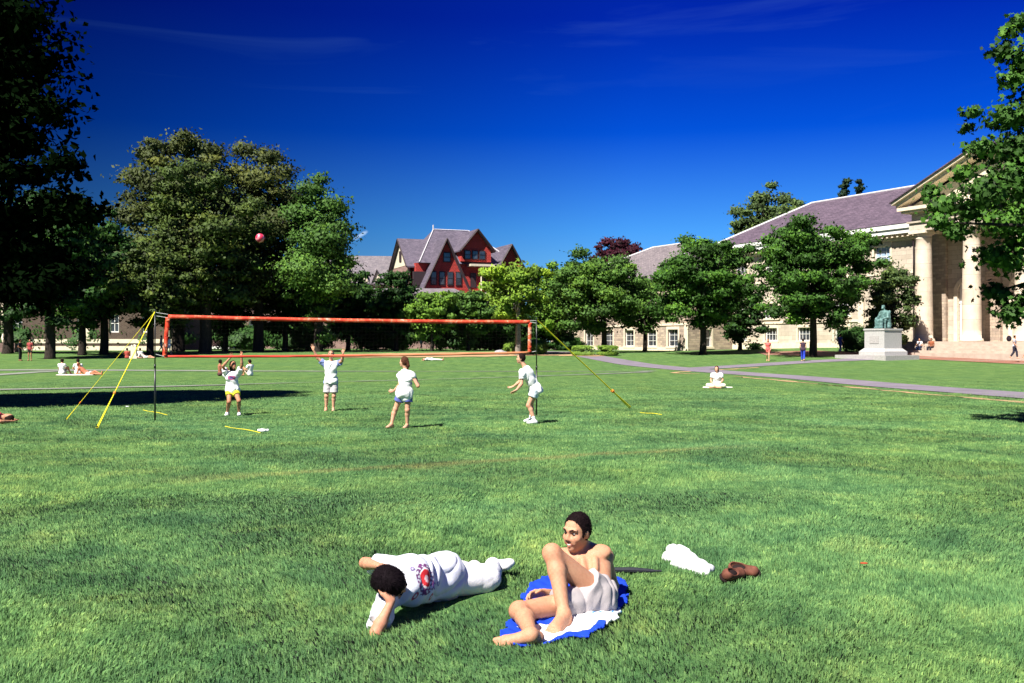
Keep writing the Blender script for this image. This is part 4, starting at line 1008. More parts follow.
mb = MB(); slabroof(mb, 'x', -.9, 8, 4.5, 13.9, 18.9, mid=5.0); mb.build('side_roof', M_SLATEH, house)
mb = MB(); mb.box(-.42, -.31, 4.5, 5.5, 15.2, 17.0); mb.build('window', M_DKTRIM, house)
mb = MB()
for sg in (-1, 1): mb.tube([(-.95, 5, 19.0), (-.95, 5 + sg * 4.6, 13.95)], .13, 5)
mb.build('bargeboard', M_DKTRIM, house)
mb = MB(); hip(mb, 1.0, 20.0, -.6, 11.6, 14.61, 20.9, 6.2, 13.2, 5.5); mb.build('roof', M_SLATEH, house)
mb = MB(); mb.tube([(6.2, 5.5, 20.95), (13.2, 5.5, 20.95)], .1, 5); mb.tube([(6.2, 5.5, 20.95), (1.0, -.6, 14.7)], .1, 5); mb.tube([(13.2, 5.5, 20.95), (20, -.6, 14.7)], .1, 5); mb.tube([(6.2, 5.5, 20.9), (6.2, 5.5, 21.7)], .12, 5); mb.build('ridge_capping', M_METAL, house)
def gable(xc, half, yf, yb, zb, zt, zwall, name='front_gable', rows=(), roofmat=None, eave=None):
    mb = MB(); prism(mb, xc - half, xc + half, yf, yb, zb, zt - .1, 'y'); mb.box(xc - half * .98, xc + half * .98, yf + .02, min(yb, 1.5), zwall, zb - .002)
    g = mb.build(name, M_RED, house)
    mb = MB(); k = (zt - zb) / half; ex = .45; slabroof(mb, 'y', yf - .6, yb, half + ex, zb - ex * k, zt, mid=xc); mb.build('gable_roof', roofmat or M_SLATEH, g)
    mb = MB()
    for sg in (-1, 1): mb.tube([(xc, yf - .66, zt + .1), (xc + sg * (half + ex), yf - .66, zb - ex * k + .1)], .16, 5)
    mb.build('bargeboard', M_DKTRIM, g)
    for (z0_, z1_, xsr) in rows:
        for (a, b) in xsr:
            mb = MB(); mb.box(a, b, yf - .1, yf - .01, z0_, z1_); w_ = mb.build('window', M_DKTRIM, g)
            mb = MB(); mb.box(a + .15, b - .15, yf - .13, yf - .102, z0_ + .15, (z0_ + z1_) / 2 - .06); mb.box(a + .15, b - .15, yf - .13, yf - .102, (z0_ + z1_) / 2 + .06, z1_ - .15); mb.build('pane', M_GLASS, w_)
    return g
gable(5.2, 4.8, -2.2, 6, 9.2, 18.2, 4, rows=[(14.6, 16.2, [(4.7, 6.1)]), (10.9, 13.1, [(2.4, 3.5), (3.95, 5.05), (5.5, 6.6), (7.05, 8.15)])])
gable(11.6, 2.9, -.9, 5.2, 17.0, 20.1, 15.0, 'dormer', rows=[(15.3, 16.8, [(9.3, 10.5), (10.75, 11.9), (12.1, 13.3)])])
gable(18.0, 2.6, -1.2, 5, 13.8, 17.8, 9, rows=[(12.2, 13.8, [(17.2, 18.6)])])
gable(15.6, 3.0, -3.4, 0, 8.4, 12.4, 4, 'porch_gable', rows=[(9.3, 9.9, [(14.2, 15.2), (15.8, 16.8)])])
mb = MB()
for x in (10.9, 13.0): 
    mb.box(x, x + 1.1, -.08, .0, 10.8, 13.2)
w_ = mb.build('window', M_DKTRIM, house); mb = MB(); mb.tube([(12.45, -1.1, 9), (12.45, -1.1, 14.5)], .12, 6); mb.box(10.2, 14.8, -1.6, .0, 14.2, 14.55); mb.box(10.2, 14.8, -1.5, .0, 9.0, 9.9); mb.build('porch', M_CREAM, house)
# slate roofed range to its left
rng_b = empty('slate_range', (-31, 172, 0), R(6)); tag(rng_b, 'long grey building with small cream dormers left of the red gabled house', 'building')
mb = MB(); mb.box(-6, 12, 0, 10, -2, 12.5); mb.build('wall', M_PINKST, rng_b)
mb = MB(); slabroof(mb, 'x', -6.6, 12.6, 5.8, 11.8, 17.0, mid=5); mb.build('roof', M_SLATEG, rng_b)
for x in (3.0, 5.4, 7.6, 9.8):
    mb = MB(); prism(mb, x - .7, x + .7, -.6, 3, 12.4, 14.2, 'y'); mb.box(x - .65, x + .65, -.58, 1, 11.5, 12.39); d_ = mb.build('dormer', M_CREAM, rng_b)
    mb = MB(); slabroof(mb, 'y', -.9, 3.2, .95, 12.0, 14.4, .15, mid=x); mb.build('dormer_roof', M_SLATEG, d_)
# brick building behind the left trees
bb = empty('brick_building', (-66, 121, 0), R(-3)); tag(bb, 'dark brick building with pale stone base glimpsed behind the left trees', 'building')
wl = 0.0; ops = []
for x in range(2, 25, 4):
    ops += [(x - .6, x + .6, 3.0, 5.2), (x - .6, x + .6, 6.6, 8.8)]
mb = MB(); facade(mb, 0, 25, 0, -1, 10.4, ops); facade(mb, 0, 12, 25, -1, 10.4, [], flip=-1, axis='y'); facade(mb, 0, 12, 0, -1, 10.4, [], axis='y'); mb.build('wall', M_BRICK, bb)
for o in ops[2:]: window(bb, *o, 0, cols=2, rows=2, fw=.14)
mb = MB(); mb.box(-.1, 25.1, -.12, -.003, .4, 1.35); mb.box(-.1, 25.1, -.1, -.003, 1.7, 2.2); mb.box(-.3, 25.3, -.5, .3, 10.41, 11.0)
for x in (4.2, 14.6, 24.4): mb.box(x, x + .5, -.3, -.003, 2.21, 10.4)
mb.build('stone_base', M_TRIM, bb)
mb = MB(); hip(mb, -.6, 25.6, -.6, 12.6, 11.01, 14.5, 6, 19, 6); mb.build('roof', M_SLATEG, bb)
# reddish stone building behind the middle trees
pb = empty('stone_building', (-46, 150, 0), 0); tag(pb, 'low reddish stone building half hidden behind the middle trees', 'building')
ops = [(x - .7, x + .7, 2.6, 5.0) for x in range(3, 40, 4)]
mb = MB(); facade(mb, 0, 42, 0, -1, 7.5, ops); facade(mb, 0, 10, 42, -1, 7.5, [], flip=-1, axis='y'); facade(mb, 0, 10, 0, -1, 7.5, [], axis='y'); mb.build('wall', M_PINKST, pb)
for o in ops: window(pb, *o, 0, cols=2, rows=2, fw=.16)
mb = MB(); hip(mb, -.6, 42.6, -.6, 10.6, 7.51, 10.2, 5, 37, 5); mb.build('roof', M_SLATEG, pb)
mb = MB(); mb.box(-.6, 4.2, -2.6, -.003, -1, 1.2)
for x in (-.4, 3.6): mb.tube([(x + .2, -2.2, 1.2), (x + .2, -2.2, 4.2)], .28, 8)
mb.box(-.6, 4.2, -2.7, -.003, 4.2, 4.8); mb.build('porch', M_WHITE, pb)

# ================================================================== trees
big = dict(n=26000, ncl=110, lsize=.33, cl_r=.155)
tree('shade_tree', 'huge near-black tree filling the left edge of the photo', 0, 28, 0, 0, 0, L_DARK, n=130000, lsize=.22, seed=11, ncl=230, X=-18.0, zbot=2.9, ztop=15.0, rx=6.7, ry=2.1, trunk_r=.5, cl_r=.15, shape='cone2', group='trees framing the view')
tree('shade_tree', 'bright green maple reaching in from the right edge', 0, 21.5, 0, 0, 0, L_MAPLE, n=110000, lobed=True, pad=.75, lsize=.135, seed=23, ncl=60, X=17.0, zbot=2.4, ztop=11.5, rx=4.9, ry=3.8, trunk_r=.3, cl_r=.17, extra=[(943, 205, 0, 16), (931, 192, .5, 10), (938, 222, -.5, 11), (957, 230, 0, 14), (972, 112, 0, 9), (985, 148, 0, 16), (966, 128, .5, 7), (965, 172, 0, 11), (1003, 52, 0, 13), (1016, 80, 0, 15), (1010, 118, 0, 20), (985, 192, -1, 20), (1012, 180, 0, 26), (1010, 222, 0, 24), (1012, 262, 0, 18), (995, 292, .5, 14), (1012, 312, 0, 15), (992, 255, 0, 14), (975, 212, .6, 16), (1020, 22, 0, 12), (1008, 34, 0, 8), (1022, 150, 0, 24), (1030, 60, 0, 20), (1032, 240, 0, 22), (1034, 300, 0, 20), (1040, 110, 0, 26)], group='trees framing the view')
E = 'elms and oaks at the left of the quad'
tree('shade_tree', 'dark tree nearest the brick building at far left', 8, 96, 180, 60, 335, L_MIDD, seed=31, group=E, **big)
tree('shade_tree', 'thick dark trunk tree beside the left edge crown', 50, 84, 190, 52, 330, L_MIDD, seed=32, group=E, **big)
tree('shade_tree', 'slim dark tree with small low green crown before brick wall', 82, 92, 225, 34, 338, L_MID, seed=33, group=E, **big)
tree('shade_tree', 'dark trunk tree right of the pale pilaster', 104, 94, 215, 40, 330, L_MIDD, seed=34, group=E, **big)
tree('shade_tree', 'olive elm with the ragged brown top, tallest of the left group', 178, 104, 130, 56, 315, L_ELMB, seed=35, group=E, n=48000, ncl=110, lsize=.34, shape='vase', cl_r=.14, trunk_r=.6, extra=[(185, 143, 0, 15), (152, 157, 0, 14), (170, 150, 2, 12), (205, 152, 0, 17), (135, 178, 0, 16), (160, 185, -3, 24), (200, 190, -3, 26), (128, 215, 0, 22), (145, 250, -4, 30), (190, 240, -6, 30), (160, 290, -5, 30), (205, 285, -6, 28)])
tree('shade_tree', 'broad olive green elm behind the left net corner', 205, 98, 165, 66, 325, L_ELM, seed=36, group=E, n=42000, ncl=100, lsize=.34, cl_r=.15, trunk_r=.6)
tree('shade_tree', 'tall olive elm behind the ball', 258, 108, 141, 46, 320, L_ELMB, seed=37, group=E, n=40000, ncl=90, lsize=.34, shape='vase', cl_r=.15, trunk_r=.55, extra=[(245, 150, 0, 14), (268, 158, 0, 16), (283, 172, 0, 14), (262, 180, -2, 22), (235, 175, 0, 20), (290, 200, 0, 20), (275, 225, -3, 26), (240, 230, -4, 26), (255, 280, -4, 28), (290, 265, 0, 22), (225, 200, 0, 22)])
tree('shade_tree', 'rounded deep green tree at the right end of the tall left group', 318, 102, 180, 34, 338, L_MID, seed=38, group=E, n=34000, ncl=80, lsize=.32, shape='oval', cl_r=.2, extra=[(310, 190, 0, 16), (330, 205, 0, 17), (340, 228, 0, 15), (300, 215, 0, 18), (322, 240, -3, 24), (343, 262, 0, 12), (305, 270, -4, 26), (332, 285, -3, 22)])
tree('shade_tree', 'olive tree below the tall elms, low crown over the net', 150, 93, 235, 46, 332, L_ELM, seed=39, group=E, **big)
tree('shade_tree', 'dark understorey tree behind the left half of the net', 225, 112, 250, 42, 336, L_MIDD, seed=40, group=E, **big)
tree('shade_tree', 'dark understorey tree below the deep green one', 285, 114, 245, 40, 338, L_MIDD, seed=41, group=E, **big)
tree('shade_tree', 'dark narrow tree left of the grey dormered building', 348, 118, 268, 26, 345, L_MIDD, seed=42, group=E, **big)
Fg = 'smaller trees before the red gabled house'
tree('small_tree', 'deep green tree below the cream gable', 396, 112, 272, 32, 338, L_MIDD, seed=51, group=Fg, **big)
tree('small_tree', 'yellow green tree below the big red front gable', 432, 108, 290, 26, 338, L_LIME, seed=52, group=Fg, **big)
tree('small_tree', 'deep green tree between two lime green ones', 468, 112, 288, 28, 342, L_MID, seed=53, group=Fg, **big)
tree('small_tree', 'bright lime tree with a bare pale trunk before the right gable', 518, 92, 256, 36, 328, L_BRIGHT, seed=54, group=Fg, n=20000, ncl=60, lsize=.33, bark=M_BARKL, sparse=.3, cl_r=.155)
tree('small_tree', 'lime green tree left of the round dark tree', 556, 118, 264, 26, 335, L_LIME, seed=55, group=Fg, **big)
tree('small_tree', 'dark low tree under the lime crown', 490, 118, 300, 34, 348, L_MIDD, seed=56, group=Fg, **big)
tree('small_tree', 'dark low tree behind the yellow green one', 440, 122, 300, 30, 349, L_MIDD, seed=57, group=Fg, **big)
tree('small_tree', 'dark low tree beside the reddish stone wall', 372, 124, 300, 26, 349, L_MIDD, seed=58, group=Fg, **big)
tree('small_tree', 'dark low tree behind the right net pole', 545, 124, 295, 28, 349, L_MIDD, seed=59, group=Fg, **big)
Gh = 'round trees before the stone hall'
tree('round_tree', 'broad dark round tree over the clipped hedge', 604, 100, 253, 52, 337, L_MID, seed=61, group=Gh, n=46000, ncl=130, lsize=.28, cl_r=.16)
tree('round_tree', 'wide round tree at the corner of the lower wing', 703, 92, 238, 53, 333, L_MAPLE, seed=62, group=Gh, n=52000, ncl=150, lsize=.27, cl_r=.155, trunk_r=.3)
tree('round_tree', 'wide round tree left of the statue, dark forked trunk', 813, 84, 216, 61, 330, L_MAPLE, seed=63, group=Gh, n=60000, ncl=165, lsize=.26, cl_r=.15, trunk_r=.3)
tree('round_tree', 'grey olive bushy tree behind the statue', 891, 85, 254, 26, 350, L_GREY, seed=64, group=Gh, n=26000, ncl=90, lsize=.22, cl_r=.16, shape='oval')
tree('round_tree', 'small dark tree between two round ones before the lower wing', 645, 108, 276, 26, 334, L_MID, seed=65, group=Gh, n=6000, ncl=34, lsize=.36)
tree('round_tree', 'added low dark tree standing in for shade between wing and hall', 740, 101, 280, 28, 347, L_MIDD, seed=76, group=Gh, n=14000, ncl=60, lsize=.30, cl_r=.17)  # dark tree added in place of the shade under the neighbouring round crown
tree('beech_tree', 'dark purple beech rising behind the lower wing', 618, 165, 234, 32, 300, L_PURPLE, seed=66, group='trees beyond the roofs', n=30000, ncl=80, lsize=.42, cl_r=.155)
tree('shade_tree', 'dark green tree left of the purple beech', 580, 160, 252, 22, 310, L_MIDD, seed=67, group='trees beyond the roofs', n=16000, ncl=50, lsize=.42)
tree('shade_tree', 'spreading tree rising behind the purple hall roof', 768, 150, 186, 36, 255, L_GREY, seed=68, group='trees beyond the roofs', n=26000, ncl=60, lsize=.42, cl_r=.18)
tree('pine_tree', 'shorter dark pine top just above the hall ridge', 860, 152, 177, 14, 250, L_CONI, seed=70, group='trees beyond the roofs', n=5000, ncl=50, lsize=.45, shape='cone', cl_r=.14)
tree('pine_tree', 'taller dark pine top just above the hall ridge', 844, 150, 175, 16, 250, L_CONI, seed=69, group='trees beyond the roofs', n=6000, ncl=50, lsize=.45, shape='cone', cl_r=.14)

def bush(label, px, d, w_, h_, leaf, seed, dep=None, name='bush', n=5000, boxy=False, ls=.16, group='bushes and hedges along the far lawn'):
    r = np.random.default_rng(seed); X = (px - 512) / FP * d; zb = float(gz(X, d)); dep = dep or w_ * .6; n = int(n * 1.6)
    q = r.normal(size=(n, 3)); q /= np.linalg.norm(q, axis=1)[:, None]
    if boxy: q = np.sign(q) * np.abs(q) ** .35; q = np.clip(q, -1, 1)
    q *= (r.uniform(.3, 1, n) ** .5)[:, None]
    if not boxy: q *= (1 + .22 * np.sin(q[:, :1] * 7 + seed) * np.sin(q[:, 2:3] * 6 + seed) + .12 * np.sin(q[:, :1] * 15 + q[:, 1:2] * 11)) * (1 + .1 * r.normal(size=(n, 1)))
    cen = q * V([w_ / 2, dep / 2, h_ / 2]) + V([0, 0, h_ / 2 * .95]); v, f, rn, cnv = leaf_mesh(cen, ls, q * .3 + V([0, 0, .3]), seed, 0, np.clip(r.normal(.5, .2, n), 0, 1))
    v[:, 2] = np.maximum(v[:, 2], .0)
    root = empty(name, (X, d, zb)); tag(root, label, 'hedge' if name == 'hedge' else 'bush', group)
    link('foliage', npmesh('foliage', v, f, attr=rn, vec=cnv), leaf, root)
    mb = MB()
    for k in range(6): mb.tube([(r.uniform(-.3, .3) * w_, 0, -.05), (r.uniform(-.4, .4) * w_, r.uniform(-.3, .3) * dep, h_ * .7)], [.04, .01], 5)
    mb.build('stem', M_BARK, root)
bush('clipped yellow green hedge under the round dark tree', 595, 91, 4.4, 1.0, L_HEDGE, 71, 1.2, 'hedge', boxy=True)
bush('round lime bush left of the pale trunk', 515, 94, 2.0, 1.3, L_HEDGE, 72)
bush('round lime bush right of the pale trunk', 537, 94, 2.0, 1.4, L_HEDGE, 73)
bush('dark shrub left of the lower wing wall', 568, 118, 3.5, 1.7, L_MIDD, 74, ls=.25)
bush('dark shrubs below the statue tree', 860, 92, 4.0, 2.4, L_MIDD, 75, ls=.25)
for k, (px, lb) in enumerate(((20, 'undergrowth before the brick building at the frame edge'), (58, 'undergrowth between the two leftmost trunks'), (88, 'small green shrub before the brick building'), (122, 'dark undergrowth left of the stone marker'), (155, 'dark undergrowth behind the left net pole'), (245, 'dark undergrowth behind the setting woman'), (300, 'dark undergrowth left of the arms-up man'), (385, 'dark undergrowth below the deep green tree'), (460, 'dark undergrowth right of the reddish wall'), (500, 'dark undergrowth by the lime tree trunk'))):
    bush(lb, px, 122 + 3 * (k % 2), 9, 3.4, L_MIDD, 80 + k, 4, n=7000, ls=.35)

# ================================================================== net, ball
PLb, PRb = ground(155, 420.5), ground(536.5, 415.0)
PLb = W(155, 420.5, 23.4); PLb[2] = float(gz(PLb[0], PLb[1])); PRb = W(536.5, 415, 25.1); PRb[2] = float(gz(PRb[0], PRb[1]))
PLt = W(155, 311.5, PLb[1]); PRt = W(536.5, 319.5, PRb[1])
net = empty('volleyball_net', (PLb + PRb) / 2); tag(net, 'volleyball net with red tapes, black poles and yellow guy ropes', 'net')
nb_ = (PLb + PRb) / 2
M_POLE = mat_plain('black_pole', (.012, .014, .014), .35, .5, 6, .1, .05); M_TAPE = None
t = NT('net_tape'); n_ = t.noise(4.5, 5, .75, vec=t.obj()); M_TAPE = t.bsdf(t.ramp(n_, [(.32, (.55, .035, .02)), (.5, (.72, .07, .03)), (.58, (.80, .20, .09)), (.66, (.85, .5, .38))]), .6, spec=.3, transl=.25)
t = NT('net_tape_faded'); sep = t.new('SeparateXYZ'); t.t.links.new(t.obj(), sep.inputs[0]); n_ = t.noise(3.0, 3, vec=t.obj())
M_TAPE2 = t.bsdf(t.ramp(t.math('ADD', t.math('MULTIPLY', sep.outputs[0], .11), .5), [(.3, (.75, .06, .04)), (.5, (.75, .14, .07)), (.62, (.62, .24, .12)), (1, (.60, .22, .10))]), .6, spec=.2, transl=.2)
M_ROPE = mat_plain('yellow_rope', (.80, .68, .03), .6, .2, 20, .2, .1); M_CORD = mat_plain('white_cord', (.6, .6, .58), .7, .2, 10, .1, 0); M_NETC = mat_plain('black_cord', (.03, .025, .025), .8, .1, 10, .1, 0)
M_ORG = mat_plain('orange_tensioner', (.75, .22, .03), .5, .3, 10, .1, 0)
for b, tp in ((PLb, PLt), (PRb, PRt)):
    h_ = tp[2] - b[2]; lo = b - nb_; m1 = lo + V([0, 0, h_ * .5]); hi = lo + (tp - b)
    mb = MB(); mb.tube([lo - V([0, 0, .1]), m1], .021, 10); mb.tube([m1 + V([0, 0, .001]), hi], .015, 10); mb.tube([m1 - V([0, 0, .05]), m1 + V([0, 0, .04])], .025, 10); mb.tube([hi + V([0, 0, .001]), hi + V([0, 0, .05])], [.02, .012], 8)
    mb.build('pole', M_POLE, net, smooth=True)
def ntp(px, py, f_):   # point in the plane between the poles at fraction f_
    d = PLb[1] + f_ * (PRb[1] - PLb[1]); return W(px, py, d)
def plane_pt(px, py):
    lo_, hi_ = 0., 1.2
    for _ in range(40):
        m = (lo_ + hi_) / 2; xx = PLb[0] + m * (PRb[0] - PLb[0]); dd = PLb[1] + m * (PRb[1] - PLb[1])
        if 512 + FP * xx / dd < px: lo_ = m
        else: hi_ = m
    return W(px, py, PLb[1] + m * (PRb[1] - PLb[1]))
TL, TR, BL, BR = plane_pt(168, 316.5), plane_pt(530, 322), plane_pt(164.5, 356.5), plane_pt(529.5, 352.5)
def tape(a, b, c, wd, name, mat, sag=.0, wob=.006, n=80, seed=0):
    """flat band hanging in the net plane from a to b"""
    r = np.random.default_rng(seed); al = norm((PRb - PLb) * V([1, 1, 0])); nr = V([-al[1], al[0], 0]); vs = []; fs = []
    for k in range(n + 1):
        t_ = k / n; p = a + (b - a) * t_ - V([0, 0, sag * 4 * t_ * (1 - t_)]); tw = .5 * math.sin(t_ * 40 + seed) * .03 + wob * r.normal()
        if c == 'h': e1, e2 = V([0, 0, wd / 2]), -V([0, 0, wd / 2])
        else: e1, e2 = al * wd / 2, -al * wd / 2
        for e_ in (e1, e2):
            for o_ in (-.004, .004): vs.append(p + e_ + nr * (o_ + tw * (1 if e_ is e1 else -.6)) - nb_)
    for k in range(n):
        q = 4 * k
        fs += [(q, q+4, q+6, q+2), (q+1, q+3, q+7, q+5), (q, q+1, q+5, q+4), (q+2, q+6, q+7, q+3)]
    fs += [(0, 2, 3, 1), (4*n, 4*n+1, 4*n+3, 4*n+2)]
    return link(name, npmesh(name, V(vs), V(fs)), mat, net)
tape(TL, TR, 'h', .095, 'top_tape', M_TAPE, .03, seed=1); tape(BL, BR, 'h', .058, 'bottom_tape', M_TAPE2, .03, seed=2)
tape(TL + (BL - TL) * .02, BL, 'v', .10, 'side_tape', M_TAPE, 0, n=20, seed=3); tape(TR + (BR - TR) * .02, BR, 'v', .09, 'side_tape', M_TAPE, 0, n=20, seed=4)
mb = MB(); nv = 92; nh = 10
for k in range(1, nv):
    t_ = k / nv; s_ = .03 * 4 * t_ * (1 - t_); a = TL + (TR - TL) * t_ - V([0, 0, s_ + .05]); b = BL + (BR - BL) * t_ - V([0, 0, s_ - .03]); mb.tube([a - nb_, b - nb_], .0007, 3, False)
for j in range(1, nh):
    u_ = j / nh; a = TL + (BL - TL) * u_; b = TR + (BR - TR) * u_
    mb.tube([a + (b - a) * t_ - V([0, 0, .03 * 4 * t_ * (1 - t_)]) - nb_ for t_ in np.linspace(0, 1, 12)], .0007, 3, False)
mb.build('net_mesh', M_NETC, net)
mb = MB()
for a, b in ((PLt - V([0, 0, .02]), TL + V([0, 0, .05])), (PLt - V([0, 0, .10]), TL + V([0, 0, -.03])), (PRt - V([0, 0, .03]), TR + V([0, 0, .04])), (PRt - V([0, 0, .09]), TR), (BR, plane_pt(536.5, 351)), (BL, plane_pt(155, 354))):
    mb.tube([a - nb_, b - nb_], .006, 5)
mb.build('tie_cord', M_CORD, net)
def rope(top, gp, rad, lab=None, tens=.35):
    g = V(gp); mb = MB(); a = top - nb_; b = g - nb_; mid = a + (b - a) * (1 - tens)
    mb.tube([a, a + (b - a) * .3, mid], rad, 6); 
    sd = norm(np.cross(b - a, [0, 1, 0])) * rad * 1.3
    mb.tube([mid, b + sd], rad, 6); mb.tube([mid + V([0.001, 0.002, 0]), b - sd], rad, 6)
    o = mb.build('guy_rope', M_ROPE, net); mb = MB(); mb.tube([mid - (b - a) * .008, mid + (b - a) * .008], [rad * 2.6, rad * 2.6], 8); mb.build('tensioner', M_ORG, o)
    mb = MB(); mb.tube([b + V([0, 0, .05]), b - V([0, 0, .1])], .012, 6); mb.build('stake', M_POLE, o)
G1 = ground(97, 429.5); G2 = ground(66, 421); G3 = ground(630, 408.5)
rope(PLt, G1 + V([0, 0, .03]), .0105, tens=.28); rope(PLt, G2 + V([0, 0, .03]), .005, tens=.16); rope(PRt, G3 + V([0, 0, .03]), .017, tens=.2)
for a, b, lb in (((225, 427), (262, 433.5), 'yellow court line ribbon right of the left net pole'), ((143, 410.5), (168, 415.5), 'short yellow ribbon in the grass at the left net pole'), ((640, 413), (662, 415), 'short yellow ribbon in the grass beyond the right rope')):
    p = [ground(a[0] + (b[0] - a[0]) * t_, a[1] + (b[1] - a[1]) * t_) for t_ in np.linspace(0, 1, 7)]; mb = MB(); b0 = p[0]
    mb.tube([q_ - b0 + V([0, 0, .017 + .008 * math.sin(5 * k)]) for k, q_ in enumerate(p)], .007, 5); o = mb.build('court_ribbon', M_ROPE, loc=b0); tag(o, lb, 'ribbon', 'yellow court ribbons in the grass')
# ball
mb_ = bpy.data.meshes.new('volleyball'); import bmesh
bm = bmesh.new(); bmesh.ops.create_uvsphere(bm, u_segments=32, v_segments=20, radius=.108); bm.to_mesh(mb_); bm.free()
for p_ in mb_.polygons: p_.use_smooth = True
t = NT('ball_panels'); sep = t.new('SeparateXYZ'); t.t.links.new(t.obj(), sep.inputs[0]); wv = t.math('SINE', t.math('MULTIPLY', sep.outputs[0], 60)); 
M_BALL = t.bsdf(t.ramp(wv, [(.45, (.62, .03, .08)), (.55, (.78, .22, .28))]), .4, spec=.4)
ball = link('volleyball', mb_, M_BALL, loc=W(260, 238, 24)); ball.rotation_euler = (.4, .3, .8); tag(ball, 'red and pink ball high in the air before the elms', 'ball')
# small white debris
S = SDF().ell([0, 0, .03], [.09, .05, .03]).ell([.08, .02, .025], [.05, .04, .025]); 
for (px, py, lb, sc_) in ((262, 433.5, 'crumpled white paper at the end of the yellow ribbon', 1.1), (127, 408, 'small white scrap in the grass left of the net pole', .45)):
    g = ground(px, py); o = sdfobj('paper_scrap', S, .012, M_CLOTH, V([0, 0, 0.]), (.75, .75, .75), noise=(.008, 50)); o.location = [g[0], g[1], g[2] + .03]; o.scale = (sc_,) * 3; tag(o, lb, 'litter')
g = W(500, 350, 93); g[2] = float(gz(g[0], g[1])); S = SDF().ell([0, 0, .15], [.55, .4, .32]).ell([.4, .05, .1], [.4, .35, .22]); o = sdfobj('boulder', S, .06, mat_plain('boulder_stone', (.30, .30, .32), .9, .1, 4, .25, .5), V([0, 0, 0.]), (1, 1, 1), noise=(.04, 6)); o.location = [float(a) for a in g]; tag(o, 'grey boulder lying left of the lime tree trunk', 'boulder')
# ================================================================== people
SK_L = (.62, .36, .24); SK_T = (.42, .22, .13); SK_D = (.30, .15, .09); WHT = (.80, .80, .80); HB = (.022, .012, .010)
Z1 = V([0, 0, 1.])
# --- seated man in pale shorts (foreground)
def G6(px, d, z): return V([(px - 512) / FP * d, d, z])
ZG = .2
P_ = W(592, 596, 6.08)
JA = dict(pelvis=W(593, 597, 6.12), neck=W(586, 552, 6.44), head=W(577, 531.5, 6.30), face=norm([-.62, -.72, -.10]), up=norm([.10, .05, 1]),
          shR=W(563, 558, 6.42), shL=W(604, 557, 6.40), elR=W(561, 597, 6.30), wrR=W(547, 593, 6.06), elL=W(613, 586, 6.60), wrL=W(607, 594, 6.32),
          hipR=W(584, 602, 6.03), hipL=W(597, 594, 6.10), knR=W(519, 611, 5.76), anR=W(531, 635, 5.40), toR=W(495, 639, 5.36),
          knL=W(552, 553, 5.96), anL=W(564, 614, 5.77), toL=W(549, 625, 5.58),
          fupR=norm([.1, -.72, .65]), fupL=norm([.0, .1, 1]),
          handR=(norm([-.80, -.25, -.12]), norm([.25, -.45, -.8]), 1, .75), handL=(norm([-.2, -.6, 0]), V([0, 0, -1.]), -1, .3))
JA['handR'] = (norm([-.85, -.2, .02]), norm([.25, -.55, -.6]), 1, .7)
def acol(v, c):
    return c
bodyA, HA_, fr, _ = person('shirtless dark haired man in pale shorts leaning back on a blue towel, one knee up', JA, V([.45, 6.1, ZG]), .0062, skin=(.53, .285, .175), hair=(.010, .005, .006), bottoms=(.40, .36, .36),
    leg=(.26, .40), flare=.006, fine=True, s=.98, waist=.08, fs=1.14, fold=2.2, bot_name='shorts', headscale=1.0)
F_, U_, S_a = fr
b0 = V([.45, 6.1, ZG])
m_ = SDF().cap(HA_(-.020, .0835, -.0605), HA_(0, .0895, -.0640), .0050, .0062, .004).cap(HA_(.020, .0835, -.0605), HA_(0, .0895, -.0640), .0050, .0062, .004)
sdfobj('teeth', m_, .003, M_SKIN, b0, (.75, .72, .66), bodyA)
mb = MB(); nk = JA['neck']; ring = []
for k in range(25):
    a = 2 * math.pi * k / 24; ring.append(nk - b0 + V([.078 * math.cos(a), .068 * math.sin(a) - .01, .018 + .03 * math.sin(a)]))
mb.tube(ring, .0035, 5, False); mb.build('necklace', M_DKTRIM, bodyA)

# --- lying man in white (foreground)
JB = dict(pelvis=W(444, 576, 6.42), neck=W(399, 583, 5.98), head=W(390, 582, 5.80), face=norm([.80, .10, -.50]), up=norm([-.45, -.62, .50]),
          shR=W(387, 600, 5.90), shL=W(402, 570, 6.10), elR=W(376, 633, 5.62), wrR=W(391, 602, 5.70), elL=W(365, 563, 6.30), wrL=W(379, 566, 5.98),
          hipR=W(440, 584, 6.36), hipL=W(444, 570, 6.46), knR=W(483, 584, 6.60), anR=W(473, 566.5, 7.02), toR=W(492, 566, 7.15),
          knL=W(490, 578.5, 6.64), anL=W(493, 564.0, 7.02), toL=W(513, 571.5, 6.96),
          handR=(norm([-.15, .25, .9]), norm([-.2, .3, .5]), 1, .35), handL=(norm([.6, -.7, .1]), norm([-.1, .2, -1]), -1, .4),
          fupR=norm([-.4, .2, .8]), fupL=norm([-.5, .1, .8]))
TB = norm(JB['neck'] - JB['pelvis'])
def shirtcol(v, c):
    px = 512 + FP * v[:, 0] / v[:, 1]; py = HOR - FP * (v[:, 2] - CAMH) / v[:, 1]
    return c
